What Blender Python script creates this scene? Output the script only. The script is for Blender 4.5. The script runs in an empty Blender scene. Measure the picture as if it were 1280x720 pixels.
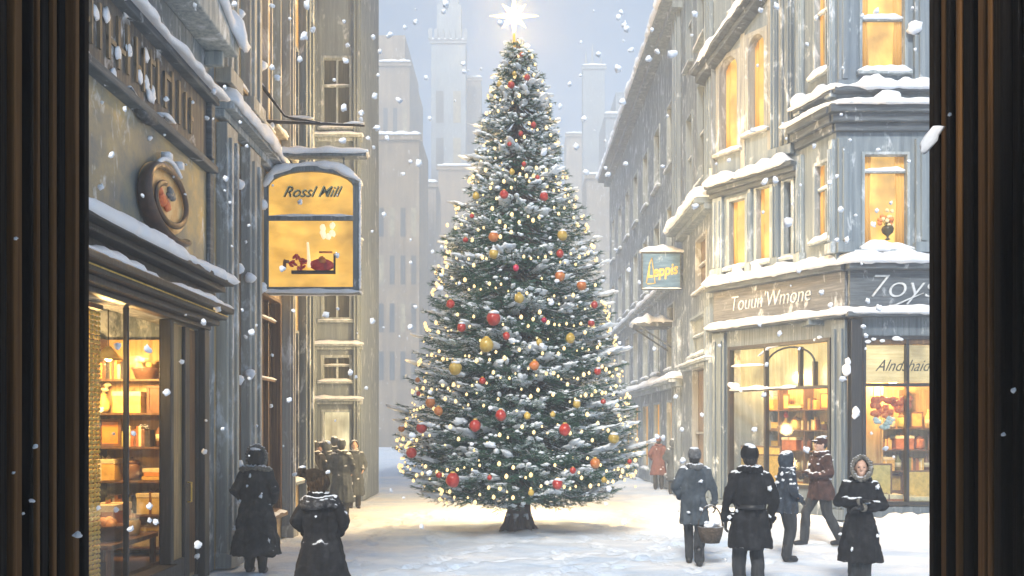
import bpy, bmesh, math, random
import numpy as np
from mathutils import Vector, Matrix, noise

R = math.radians
rnd = random.Random(7)
scene = bpy.context.scene
COL = scene.collection
F_PX = 1100.0          # focal length in photograph pixels
CAM_H = 2.0
HOR = 535.0


def P(px, py, d):
    """point that the photograph shows at pixel (px, py), d metres down the street"""
    return Vector(((px - 640) / F_PX * d, d, CAM_H + (HOR - py) / F_PX * d))


def XZ(d, px, py):
    p = P(px, py, d)
    return p.x, p.z


# ------------------------------------------------------------------ materials
MATS = {}


def nodes_of(name):
    m = bpy.data.materials.new(name)
    m.use_nodes = True
    nt = m.node_tree
    nt.nodes.clear()
    return m, nt


def mk(nt, t, **kw):
    n = nt.nodes.new(t)
    for k, v in kw.items():
        setattr(n, k, v)
    return n


def ramp(nt, fac, stops):
    r = mk(nt, 'ShaderNodeValToRGB')
    e = r.color_ramp.elements
    e[0].position, e[0].color = stops[0][0], (*stops[0][1], 1)
    e[1].position, e[1].color = stops[-1][0], (*stops[-1][1], 1)
    for p, c in stops[1:-1]:
        x = e.new(p)
        x.color = (*c, 1)
    nt.links.new(fac, r.inputs[0])
    return r.outputs[0]


def mixc(nt, fac, a, b):
    m = mk(nt, 'ShaderNodeMix', data_type='RGBA')
    for sock, v in ((m.inputs[0], fac), (m.inputs[6], a), (m.inputs[7], b)):
        if isinstance(v, (int, float)):
            sock.default_value = v
        elif isinstance(v, tuple):
            sock.default_value = (*v, 1)
        else:
            nt.links.new(v, sock)
    return m.outputs[2]


def nz(nt, coord, scale, detail=4, rough=.6, dist=0.0):
    mp = mk(nt, 'ShaderNodeMapping')
    mp.inputs['Scale'].default_value = scale if isinstance(scale, tuple) else (scale,) * 3
    nt.links.new(coord, mp.inputs[0])
    n = mk(nt, 'ShaderNodeTexNoise')
    n.inputs['Scale'].default_value = 1
    n.inputs['Detail'].default_value = detail
    n.inputs['Roughness'].default_value = rough
    n.inputs['Distortion'].default_value = dist
    nt.links.new(mp.outputs[0], n.inputs['Vector'])
    return n.outputs[0]


def surf(name, c1, c2=None, c3=None, streak=None, rough=.7, bump=.3, bscale=30.0, frost=0.0,
         snowtop=0.0, metal=0.0, scale=3.0, spec=.3, emit=None, estr=0.0, sheen=0.0, frost_scale=1.6):
    """procedural surface: two scale colour wear, optional streaks, stuck snow (frost) and snow on top faces"""
    if name in MATS:
        return MATS[name]
    m, nt = nodes_of(name)
    L = nt.links
    tc = mk(nt, 'ShaderNodeNewGeometry').outputs['Position']
    oc = mk(nt, 'ShaderNodeTexCoord').outputs['Object']
    c2 = c2 or tuple(min(1, v * 1.25 + .005) for v in c1)
    c3 = c3 or tuple(v * .7 for v in c1)
    sc = streak if streak else (scale,) * 3
    n1 = nz(nt, tc, sc, 5, .65)
    col = ramp(nt, n1, [(.3, c3), (.5, c1), (.7, c2)])
    n2 = nz(nt, tc, .45, 3, .5)
    dk = ramp(nt, n2, [(.3, (.78, .8, .84)), (.7, (1.12, 1.08, 1.0))])
    mul = mk(nt, 'ShaderNodeMix', data_type='RGBA', blend_type='MULTIPLY')
    mul.inputs[0].default_value = 1
    L.new(col, mul.inputs[6]); L.new(dk, mul.inputs[7])
    col = mul.outputs[2]
    if frost > 0:
        n3 = nz(nt, tc, (frost_scale * 2.2, frost_scale * 2.2, frost_scale), 8, .72, .4)
        f = ramp(nt, n3, [(.62 - frost * .25, (0, 0, 0)), (.72 - frost * .2, (1, 1, 1))])
        ff = mk(nt, 'ShaderNodeMath', operation='MULTIPLY')
        L.new(f, ff.inputs[0]); ff.inputs[1].default_value = .75
        col = mixc(nt, ff.outputs[0], col, (.72, .77, .82))
    if snowtop > 0:
        g = mk(nt, 'ShaderNodeNewGeometry')
        sx = mk(nt, 'ShaderNodeSeparateXYZ')
        L.new(g.outputs['Normal'], sx.inputs[0])
        n4 = nz(nt, tc, 9, 5, .7)
        ad = mk(nt, 'ShaderNodeMath', operation='MULTIPLY_ADD')
        L.new(n4, ad.inputs[0]); ad.inputs[1].default_value = 1.1
        L.new(sx.outputs[2], ad.inputs[2])
        f = ramp(nt, ad.outputs[0], [(1.28 - .35 * snowtop, (0, 0, 0)), (1.36 - .35 * snowtop, (1, 1, 1))]) \
            if False else None
        mr = mk(nt, 'ShaderNodeMapRange')
        mr.inputs[1].default_value = 1.3 - .4 * snowtop
        mr.inputs[2].default_value = 1.42 - .4 * snowtop
        L.new(ad.outputs[0], mr.inputs[0])
        col = mixc(nt, mr.outputs[0], col, (.78, .82, .87))
    b = mk(nt, 'ShaderNodeBsdfPrincipled')
    L.new(col, b.inputs['Base Color'])
    b.inputs['Roughness'].default_value = rough
    b.inputs['Metallic'].default_value = metal
    b.inputs['Specular IOR Level'].default_value = spec
    if sheen:
        b.inputs['Sheen Weight'].default_value = sheen
    if emit:
        b.inputs['Emission Color'].default_value = (*emit, 1)
        b.inputs['Emission Strength'].default_value = estr
    if bump:
        bs = tuple(bscale * s / max(sc) for s in sc) if streak else (bscale,) * 3
        n5 = nz(nt, tc, bs, 5, .7)
        bp = mk(nt, 'ShaderNodeBump')
        bp.inputs['Strength'].default_value = bump
        bp.inputs['Distance'].default_value = .02
        L.new(n5, bp.inputs['Height'])
        L.new(bp.outputs[0], b.inputs['Normal'])
    o = mk(nt, 'ShaderNodeOutputMaterial')
    L.new(b.outputs[0], o.inputs[0])
    MATS[name] = m
    return m


def lit(name, c1, c2, strength, streak=(14, 14, 1.5), hot=None):
    """a lit window seen from outside: drawn blinds and curtains glowing unevenly"""
    if name in MATS:
        return MATS[name]
    m, nt = nodes_of(name)
    L = nt.links
    tc = mk(nt, 'ShaderNodeNewGeometry').outputs['Position']
    n1 = nz(nt, tc, streak, 4, .6, .3)
    n2 = nz(nt, tc, 1.7, 2, .5)
    col = ramp(nt, n1, [(.32, c2), (.62, c1)])
    st = ramp(nt, n2, [(.3, (.45,) * 3), (.7, (1.15,) * 3)])
    mul = mk(nt, 'ShaderNodeMix', data_type='RGBA', blend_type='MULTIPLY')
    mul.inputs[0].default_value = 1
    L.new(col, mul.inputs[6]); L.new(st, mul.inputs[7])
    b = mk(nt, 'ShaderNodeBsdfPrincipled')
    b.inputs['Base Color'].default_value = (.1, .08, .05, 1)
    b.inputs['Roughness'].default_value = .15
    L.new(mul.outputs[2], b.inputs['Emission Color'])
    b.inputs['Emission Strength'].default_value = strength
    o = mk(nt, 'ShaderNodeOutputMaterial')
    L.new(b.outputs[0], o.inputs[0])
    MATS[name] = m
    return m


def glow(name, c, strength, sampling=None):
    if name in MATS:
        return MATS[name]
    m, nt = nodes_of(name)
    b = mk(nt, 'ShaderNodeBsdfPrincipled')
    b.inputs['Base Color'].default_value = (*c, 1)
    b.inputs['Emission Color'].default_value = (*c, 1)
    b.inputs['Emission Strength'].default_value = strength
    o = mk(nt, 'ShaderNodeOutputMaterial')
    nt.links.new(b.outputs[0], o.inputs[0])
    if sampling:
        m.cycles.emission_sampling = sampling
    MATS[name] = m
    return m


def glass(name='window_glass', tint=(.92, .95, .95), refl=.12):
    if name in MATS:
        return MATS[name]
    m, nt = nodes_of(name)
    t = mk(nt, 'ShaderNodeBsdfTransparent')
    t.inputs[0].default_value = (*tint, 1)
    g = mk(nt, 'ShaderNodeBsdfGlossy')
    g.inputs['Roughness'].default_value = .06
    mx = mk(nt, 'ShaderNodeMixShader')
    lw = mk(nt, 'ShaderNodeLayerWeight')
    lw.inputs[0].default_value = .5
    pw = mk(nt, 'ShaderNodeMath', operation='POWER')
    nt.links.new(lw.outputs['Facing'], pw.inputs[0]); pw.inputs[1].default_value = 4
    ma = mk(nt, 'ShaderNodeMath', operation='MULTIPLY_ADD')
    nt.links.new(pw.outputs[0], ma.inputs[0]); ma.inputs[1].default_value = .35; ma.inputs[2].default_value = .03
    nt.links.new(ma.outputs[0], mx.inputs[0])
    nt.links.new(t.outputs[0], mx.inputs[1])
    nt.links.new(g.outputs[0], mx.inputs[2])
    o = mk(nt, 'ShaderNodeOutputMaterial')
    nt.links.new(mx.outputs[0], o.inputs[0])
    MATS[name] = m
    return m


def snow_mat(name='fresh_snow', c=(.82, .85, .9), bump=.35, bscale=14.0, sss=.0):
    if name in MATS:
        return MATS[name]
    m, nt = nodes_of(name)
    L = nt.links
    tc = mk(nt, 'ShaderNodeNewGeometry').outputs['Position']
    n1 = nz(nt, tc, 2.0, 5, .6)
    col = ramp(nt, n1, [(.3, tuple(v * .9 for v in c)), (.7, c)])
    b = mk(nt, 'ShaderNodeBsdfPrincipled')
    L.new(col, b.inputs['Base Color'])
    b.inputs['Roughness'].default_value = .75
    b.inputs['Specular IOR Level'].default_value = .25
    n5 = nz(nt, tc, bscale, 7, .7)
    bp = mk(nt, 'ShaderNodeBump')
    bp.inputs['Strength'].default_value = bump
    bp.inputs['Distance'].default_value = .04
    L.new(n5, bp.inputs['Height'])
    L.new(bp.outputs[0], b.inputs['Normal'])
    o = mk(nt, 'ShaderNodeOutputMaterial')
    L.new(b.outputs[0], o.inputs[0])
    MATS[name] = m
    return m


# ------------------------------------------------------------------ objects
ROOT = {}          # object -> world origin of its top-level thing


def thing(name, label, cat, loc=(0, 0, 0), rz=0.0, group=None):
    o = bpy.data.objects.new(name, None)
    o.empty_display_size = .2
    COL.objects.link(o)
    o.location = loc
    o.rotation_euler = (0, 0, rz)
    o['label'] = label
    o['category'] = cat
    if group:
        o['group'] = group
    ROOT[o] = Vector(loc)
    return o


def tag(o, label, cat, group=None):
    o['label'] = label
    o['category'] = cat
    if group:
        o['group'] = group
    return o


def dup(root, loc, rz=None, label=None, group=None, scale=None):
    def cp(o, par):
        c = o.copy()
        COL.objects.link(c)
        if par:
            c.parent = par
        for ch in list(o.children):
            cp(ch, c)
        return c
    r = cp(root, None)
    r.location = loc
    if rz is not None:
        r.rotation_euler = (0, 0, rz)
    if scale:
        r.scale = (scale,) * 3 if isinstance(scale, (int, float)) else scale
    if label:
        r['label'] = label
    if group:
        r['group'] = group
    return r


class MB:
    def __init__(s):
        s.v, s.f = [], []

    def add(s, vs, fs):
        k = len(s.v)
        s.v += [tuple(v) for v in vs]
        s.f += [tuple(i + k for i in f) for f in fs]

    def hexa(s, c):
        s.add(c, [(0, 3, 2, 1), (4, 5, 6, 7), (0, 1, 5, 4), (1, 2, 6, 5), (2, 3, 7, 6), (3, 0, 4, 7)])

    def box(s, x0, x1, y0, y1, z0, z1):
        s.hexa([(x0, y0, z0), (x1, y0, z0), (x1, y1, z0), (x0, y1, z0),
                (x0, y0, z1), (x1, y0, z1), (x1, y1, z1), (x0, y1, z1)])

    def tube(s, pts, rad, n=8, cap=True):
        pts = [Vector(p) for p in pts]
        if not hasattr(rad, '__len__'):
            rad = [rad] * len(pts)
        rings = []
        up = None
        for i, p in enumerate(pts):
            d = (pts[min(i + 1, len(pts) - 1)] - pts[max(i - 1, 0)]).normalized()
            if up is None:
                up = Vector((0, 0, 1)) if abs(d.z) < .9 else Vector((1, 0, 0))
            a = d.cross(up).normalized()
            b = a.cross(d).normalized()
            up = b
            r = rad[i]
            ra, rb = r if hasattr(r, '__len__') else (r, r)
            rings.append([p + a * math.cos(t) * ra + b * math.sin(t) * rb
                          for t in (2 * math.pi * k / n for k in range(n))])
        s.rings(rings, cap)

    def rings(s, rings, cap=True):
        n = len(rings[0])
        vs = [v for r in rings for v in r]
        fs = []
        for i in range(len(rings) - 1):
            for k in range(n):
                fs.append((i * n + k, i * n + (k + 1) % n, (i + 1) * n + (k + 1) % n, (i + 1) * n + k))
        if cap:
            fs.append(tuple(range(n))[::-1])
            fs.append(tuple((len(rings) - 1) * n + k for k in range(n)))
        s.add(vs, fs)

    def capsule(s, p0, r0, p1, r1, n=12):
        p0, p1 = Vector(p0), Vector(p1)
        d = p1 - p0
        L = d.length
        d = d.normalized() if L > 1e-6 else Vector((0, 0, 1))
        pts, rad = [], []
        for t in (85, 60, 35, 12):
            pts.append(p0 - d * r0 * math.sin(R(t))); rad.append(r0 * math.cos(R(t)))
        for t in (12, 35, 60, 85):
            pts.append(p1 + d * r1 * math.sin(R(t))); rad.append(r1 * math.cos(R(t)))
        s.tube(pts, rad, n)

    def chain(s, *pr):
        for a, b in zip(pr, pr[1:]):
            s.capsule(a[0], a[1], b[0], b[1])

    def ell(s, c, r, rot=None, n=14, m=9):
        c = Vector(c)
        rings = []
        for i in range(m + 1):
            th = math.pi * (i + .0) / m
            th = min(max(th, .04), math.pi - .04)
            ring = []
            for k in range(n):
                ph = 2 * math.pi * k / n
                v = Vector((r[0] * math.sin(th) * math.cos(ph), r[1] * math.sin(th) * math.sin(ph), r[2] * math.cos(th)))
                if rot:
                    v = rot @ v
                ring.append(c + v)
            rings.append(ring[::-1])
        s.rings(rings)

    def lathe(s, c, prof, n=14):
        c = Vector(c)
        s.rings([[c + Vector((r * math.cos(2 * math.pi * k / n), r * math.sin(2 * math.pi * k / n), z))
                  for k in range(n)] for r, z in prof])

    def blob(s, c, r, seed=0, amp=.25, freq=2.2, sub=2, rot=None):
        bm = bmesh.new()
        bmesh.ops.create_icosphere(bm, subdivisions=sub, radius=1)
        vs = []
        for v in bm.verts:
            d = 1 + amp * noise.noise(v.co * freq + Vector((seed * 3.1, seed * 1.7, seed)))
            q = Vector((v.co.x * r[0] * d, v.co.y * r[1] * d, v.co.z * r[2] * d))
            if rot:
                q = rot @ q
            vs.append(Vector(c) + q)
        fs = [tuple(v.index for v in f.verts) for f in bm.faces]
        bm.free()
        s.add(vs, fs)

    def comps(s):
        par = list(range(len(s.v)))
        def fd(a):
            while par[a] != a:
                par[a] = par[par[a]]
                a = par[a]
            return a
        for f in s.f:
            r = fd(f[0])
            for i in f[1:]:
                par[fd(i)] = r
        d = {}
        for i in range(len(s.v)):
            d.setdefault(fd(i), []).append(i)
        out = []
        for r, idx in d.items():
            m = MB(); mp = {j: k for k, j in enumerate(idx)}
            m.v = [s.v[j] for j in idx]
            m.f = [tuple(mp[j] for j in f) for f in s.f if f[0] in mp]
            out.append(m)
        return out

    def build(s, name, mat=None, parent=None, smooth=False, bevel=0, local=False, recalc=True, seg=2):
        lim = {'snow_cap': 9, 'stuck_snow': 40, 'parapet': 9, 'gable_cornice': 3, 'pilaster': 0, 'cornice': 0, 'handle': 3}.get(name, 0)
        if lim and parent is not None:
            cs = s.comps()
            if 1 < len(cs) <= lim:
                for c in cs:
                    o = c.build(name, mat, parent, smooth, bevel, local, recalc, seg)
                return o
        me = bpy.data.meshes.new(name)
        off = Vector((0, 0, 0))
        if parent is not None and not local:
            r = parent
            while r.parent:
                r = r.parent
            off = ROOT[r]
        elif parent is None and not local:
            pass
        vs = s.v if off.length == 0 else [(x - off.x, y - off.y, z - off.z) for x, y, z in s.v]
        me.from_pydata(vs, [], s.f)
        if recalc:
            bm = bmesh.new()
            bm.from_mesh(me)
            bmesh.ops.recalc_face_normals(bm, faces=bm.faces)
            bm.to_mesh(me)
            bm.free()
        if smooth:
            me.polygons.foreach_set('use_smooth', [True] * len(me.polygons))
        o = bpy.data.objects.new(name, me)
        COL.objects.link(o)
        if mat:
            me.materials.append(mat)
        if parent is not None:
            o.parent = parent
        if bevel:
            b = o.modifiers.new('bevel', 'BEVEL')
            b.width = bevel
            b.segments = seg
            b.limit_method = 'ANGLE'
        return o


def setstruct(o):
    o['kind'] = 'structure'
    return o


class Fac:
    """a facade: u along the wall, z up, w outwards"""
    def __init__(s, o, u, n):
        s.o, s.u, s.n = Vector(o), Vector(u).normalized(), Vector(n).normalized()

    def p(s, u, z, w=0.0):
        return s.o + s.u * u + s.n * w + Vector((0, 0, z))

    def box(s, mb, u0, u1, z0, z1, w0, w1):
        mb.hexa([s.p(u0, z0, w0), s.p(u1, z0, w0), s.p(u1, z0, w1), s.p(u0, z0, w1),
                 s.p(u0, z1, w0), s.p(u1, z1, w0), s.p(u1, z1, w1), s.p(u0, z1, w1)])

    def prism(s, mb, poly, w0, w1):
        n = len(poly)
        mb.add([s.p(u, z, w0) for u, z in poly] + [s.p(u, z, w1) for u, z in poly],
               [tuple(range(n))[::-1], tuple(range(n, 2 * n))] +
               [(k, (k + 1) % n, n + (k + 1) % n, n + k) for k in range(n)])

    def ua(s, px):
        """u where the pixel column px meets the wall"""
        t = (px - 640) / F_PX
        den = s.u.x - t * s.u.y
        return (t * s.o.y - s.o.x) / den

    def za(s, u, py, w=0.0):
        d = s.p(u, 0, w).y
        return CAM_H + (HOR - py) / F_PX * d

    def wall(s, mb, u0, u1, z0, z1, holes, w0=-.3, w1=0.0):
        us = sorted({u0, u1, *[h[0] for h in holes], *[h[1] for h in holes]})
        for a, b in zip(us, us[1:]):
            if b - a < 1e-5 or a < u0 - 1e-6 or b > u1 + 1e-6:
                continue
            m = (a + b) / 2
            hs = sorted([(h[2], h[3]) for h in holes if h[0] < m < h[1]])
            z = z0
            for h0, h1 in hs:
                if h0 > z:
                    s.box(mb, a, b, z, h0, w0, w1)
                z = max(z, h1)
            if z1 > z:
                s.box(mb, a, b, z, z1, w0, w1)


def snow_ridge(mb, path, W, T, seed=0, step=.07, over=.35, lump=.45, taper=True):
    """a lumpy band of snow lying on a ledge; path is the centre line at ledge height"""
    path = [Vector(p) for p in path]
    pts = []
    for a, b in zip(path, path[1:]):
        n = max(1, int((b - a).length / step))
        pts += [a.lerp(b, k / n) for k in range(n)]
    pts.append(path[-1])
    rings = []
    for i, p in enumerate(pts):
        d = (pts[min(i + 1, len(pts) - 1)] - pts[max(i - 1, 0)])
        d.z = 0
        d = d.normalized() if d.length > 1e-6 else Vector((1, 0, 0))
        side = d.cross(Vector((0, 0, 1)))
        e = min(i, len(pts) - 1 - i) * step
        tp = min(1, .35 + e / .25) if taper else 1
        a1 = noise.noise(p * 1.6 + Vector((seed, 0, 0)))
        a2 = noise.noise(p * 5.0 + Vector((0, seed, 3)))
        h = T * (1 + lump * 1.5 * a1 + lump * .8 * a2) * tp
        w = W * (1 + .25 * a2 + .2 * a1)
        ring = []
        for t in range(12):
            an = 2 * math.pi * t / 12
            zz = math.sin(an) * h
            if zz < 0:
                zz = -min(-zz, T * over * (1 + 1.4 * max(0, noise.noise(p * 4 + Vector((7, seed, 0))))))
                if abs(math.cos(an)) < .7:
                    zz = -.004
            ring.append(p + side * math.cos(an) * w / 2 + Vector((0, 0, zz)))
        rings.append(ring)
    mb.rings(rings)


def remesh(mb, name, voxel, mat, parent=None, smooth_it=2, disp=None, local=True, cap=None):
    me = bpy.data.meshes.new('tmp')
    me.from_pydata(mb.v, [], mb.f)
    bm = bmesh.new(); bm.from_mesh(me)
    bmesh.ops.recalc_face_normals(bm, faces=bm.faces)
    bm.to_mesh(me); bm.free()
    o = bpy.data.objects.new('tmp', me)
    COL.objects.link(o)
    m = o.modifiers.new('r', 'REMESH'); m.mode = 'VOXEL'; m.voxel_size = voxel
    if smooth_it:
        s = o.modifiers.new('s', 'SMOOTH'); s.iterations = smooth_it; s.factor = .5
    dg = bpy.context.evaluated_depsgraph_get()
    ev = o.evaluated_get(dg)
    out = bpy.data.meshes.new_from_object(ev)
    bpy.data.objects.remove(o)
    bpy.data.meshes.remove(me)
    out.name = name
    if disp:
        nn = [v.normal.copy() for v in out.vertices]
        for v, n in zip(out.vertices, nn):
            v.co = v.co + n * disp(v.co)
    out.polygons.foreach_set('use_smooth', [True] * len(out.polygons))
    ob = bpy.data.objects.new(name, out)
    COL.objects.link(ob)
    if mat:
        out.materials.clear()
        out.materials.append(mat)
    if parent is not None:
        ob.parent = parent
        if not local:
            r = parent
            while r.parent:
                r = r.parent
            ob.location = -ROOT[r]
    return ob


def text_mesh(name, body, size, fac, u, z, w, mat, parent, shear=0.0, extrude=.012, offset=0.0, sx=1.0, rot=0.0):
    cu = bpy.data.curves.new('t', 'FONT')
    cu.body = body
    cu.size = size
    cu.shear = shear
    cu.extrude = extrude
    cu.offset = offset
    cu.align_x = 'CENTER'
    cu.align_y = 'CENTER'
    o = bpy.data.objects.new('t', cu)
    COL.objects.link(o)
    me = bpy.data.meshes.new_from_object(o.evaluated_get(bpy.context.evaluated_depsgraph_get()))
    bpy.data.objects.remove(o)
    base = ROOT[parent] if parent in ROOT else Vector((0, 0, 0))
    ct, st = math.cos(rot), math.sin(rot)
    for v in me.vertices:
        x, y, zz = v.co.x * sx, v.co.y, v.co.z
        x, y = x * ct - y * st, x * st + y * ct
        v.co = fac.p(u + x, z + y, w + zz) - base
    me.name = name
    me.materials.clear()
    me.materials.append(mat)
    ob = bpy.data.objects.new(name, me)
    COL.objects.link(ob)
    ob.parent = parent
    return ob


SNOW = snow_mat()
# ------------------------------------------------------------------ materials of the town
STONE_GREY = surf('grey_painted_stone', (.155, .19, .22), (.26, .30, .335), (.09, .115, .14), streak=(9, 9, .5), bump=.35, frost=.35, bscale=60)
STONE_BLUE = surf('blue_grey_stone', (.18, .225, .265), (.27, .315, .355), (.12, .155, .19), streak=(8, 8, .45), bump=.35, frost=.14, bscale=60)
STONE_TAN = surf('tan_stone', (.40, .30, .16), (.58, .44, .24), (.20, .15, .10), streak=(8, 8, .4), bump=.35, frost=.28, bscale=60)
STONE_BEIGE = surf('beige_stone', (.30, .31, .30), (.42, .43, .40), (.19, .20, .21), streak=(9, 9, .45), bump=.35, frost=.35, bscale=60)
STONE_FAR = surf('weathered_far_stone', (.22, .19, .15), (.30, .26, .2), (.15, .13, .11), streak=(2, 2, .15), bump=0, frost=.2)
TRIM = surf('pale_trim', (.28, .33, .36), (.40, .44, .46), (.17, .21, .24), streak=(14, 14, 1), bump=.3, frost=.35)
TRIM_DK = surf('slate_trim', (.075, .095, .115), (.15, .17, .19), (.035, .045, .06), streak=(2, 2, 22), bump=.3, frost=.1)
SLATE = surf('slate_fascia', (.085, .105, .125), (.16, .18, .20), (.05, .06, .075), streak=(2, 2, 26), bump=.35, frost=.18)
TAUPE = surf('grey_fascia', (.13, .14, .15), (.22, .225, .23), (.08, .085, .095), streak=(2, 2, 26), bump=.35, frost=.25)
BLACKW = surf('black_painted_wood', (.012, .012, .014), (.04, .04, .045), (.005, .005, .006), streak=(30, 30, 2), rough=.4, bump=.3, spec=.5)
BROWNW = surf('brown_wood', (.12, .065, .03), (.24, .14, .065), (.05, .028, .015), streak=(35, 35, 1.2), rough=.5, bump=.4)
TANW = surf('tan_wood', (.33, .24, .12), (.48, .36, .18), (.17, .12, .065), streak=(35, 35, 1.2), rough=.5, bump=.4)
GREYW = surf('grey_painted_wood', (.13, .165, .19), (.22, .25, .27), (.07, .09, .11), streak=(25, 25, 1), rough=.55, bump=.35, frost=.15)
IRON = surf('dark_iron', (.03, .028, .028), rough=.45, bump=.2, metal=.4, snowtop=.6)
GOLDP = surf('gold_paint', (.75, .52, .12), (.9, .7, .25), (.5, .33, .06), rough=.4, scale=12, bump=.2)
WHITEP = surf('white_paint', (.62, .64, .65), rough=.5, scale=12, bump=.15)
DARKP = surf('dark_lettering', (.05, .04, .02), rough=.5, scale=12, bump=.1)
CREAMP = surf('cream_board', (.78, .64, .33), (.86, .76, .48), (.66, .48, .2), streak=(1.5, 1.5, 20), rough=.6, bump=.2)
LIT = lit('lit_window', (1, .58, .12), (.8, .40, .06), .85, streak=(3, 3, 1.2))
CURT = surf('amber_curtain', (.5, .30, .09), (.6, .38, .12), (.35, .2, .05), streak=(30, 30, .5), rough=.9, bump=.3, emit=(.9, .42, .07), estr=.22)  # emission stands in for room light coming through the cloth
LIT_DIM = lit('dim_lit_window', (.75, .50, .2), (.42, .25, .08), .55, streak=(9, 9, .6))
LIT_GOLD = lit('golden_tall_window', (.9, .58, .2), (.5, .3, .1), .7, streak=(12, 12, .4))
LIT_DOOR = lit('lit_doorway', (.85, .75, .45), (.6, .5, .28), .75)
LIT_FAINT = lit('faint_lit_window', (.55, .5, .3), (.3, .3, .22), .4, streak=(9, 9, .6))
DARKGLASS = surf('dark_window_glass', (.045, .055, .06), (.12, .12, .11), (.02, .025, .03), streak=(12, 12, .8), rough=.12, bump=0, spec=.6)
BROWNGLASS = surf('brown_curtained_glass', (.16, .10, .055), (.32, .22, .11), (.06, .04, .025), streak=(16, 16, .6), rough=.2, bump=0, spec=.5)

# ------------------------------------------------------------------ world, sun, camera
world = bpy.data.worlds.new('World')
scene.world = world
world.use_nodes = True
wn = world.node_tree
bg = wn.nodes['Background']
sky = mk(wn, 'ShaderNodeTexSky', sky_type='NISHITA')
SUN_EL, SUN_AZ = R(38), R(194)      # behind and left of the tree
sky.sun_disc = False
sky.sun_elevation = SUN_EL
sky.sun_rotation = SUN_AZ
sky.air_density = .8
sky.dust_density = .2
sky.ozone_density = 5
hs = mk(wn, 'ShaderNodeHueSaturation')
hs.inputs['Saturation'].default_value = 1.6
hs.inputs['Hue'].default_value = .49
wn.links.new(sky.outputs[0], hs.inputs['Color'])
wn.links.new(hs.outputs[0], bg.inputs[0])
bg.inputs[1].default_value = .055
sl = bpy.data.lights.new('sun', 'SUN')
sl.energy = 4.7
sl.angle = R(12)
sl.color = (1, .94, .85)
so = bpy.data.objects.new('sun', sl)
COL.objects.link(so)
# the sun stands where the sky has it: rotation 0 = +Y, turning clockwise seen from above
sdir = Vector((math.sin(SUN_AZ) * math.cos(SUN_EL), math.cos(SUN_AZ) * math.cos(SUN_EL), math.sin(SUN_EL)))
so.rotation_euler = sdir.to_track_quat('Z', 'Y').to_euler()

cam = bpy.data.cameras.new('camera')
co = bpy.data.objects.new('camera', cam)
COL.objects.link(co)
co.location = (0, 0, CAM_H)
co.rotation_euler = (R(90), 0, 0)
cam.sensor_width = 36
cam.lens = 36 * F_PX / 1280
cam.shift_y = (HOR - 360) / 1280
cam.clip_start = .05
cam.clip_end = 2000
scene.camera = co
vs_ = scene.view_settings
vs_.view_transform = 'Standard'
vs_.look = 'None'
vs_.gamma = 1
vs_.use_curve_mapping = False
vs_.exposure = .88
cy = scene.cycles
cy.use_denoising = True
cy.max_bounces = 8
cy.diffuse_bounces = 3
cy.glossy_bounces = 3
cy.transparent_max_bounces = 12
cy.volume_bounces = 3
cy.sample_clamp_indirect = 6
cy.caustics_reflective = cy.caustics_refractive = False

# ------------------------------------------------------------------ snowy ground
PR = []
_r = random.Random(5)
for _t in range(46):
    _x, _y, _a = _r.uniform(-3.6, 6), _r.uniform(8.5, 20), _r.choice((_r.gauss(1.57, .5), _r.uniform(0, 6.28)))
    for _k in range(14):
        _a += _r.gauss(0, .08)
        _x += .34 * math.cos(_a); _y += .34 * math.sin(_a)
        _s = .09 * (1 if _k % 2 else -1)
        PR.append((_x - _s * math.sin(_a), _y + _s * math.cos(_a), math.cos(_a), math.sin(_a)))


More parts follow.
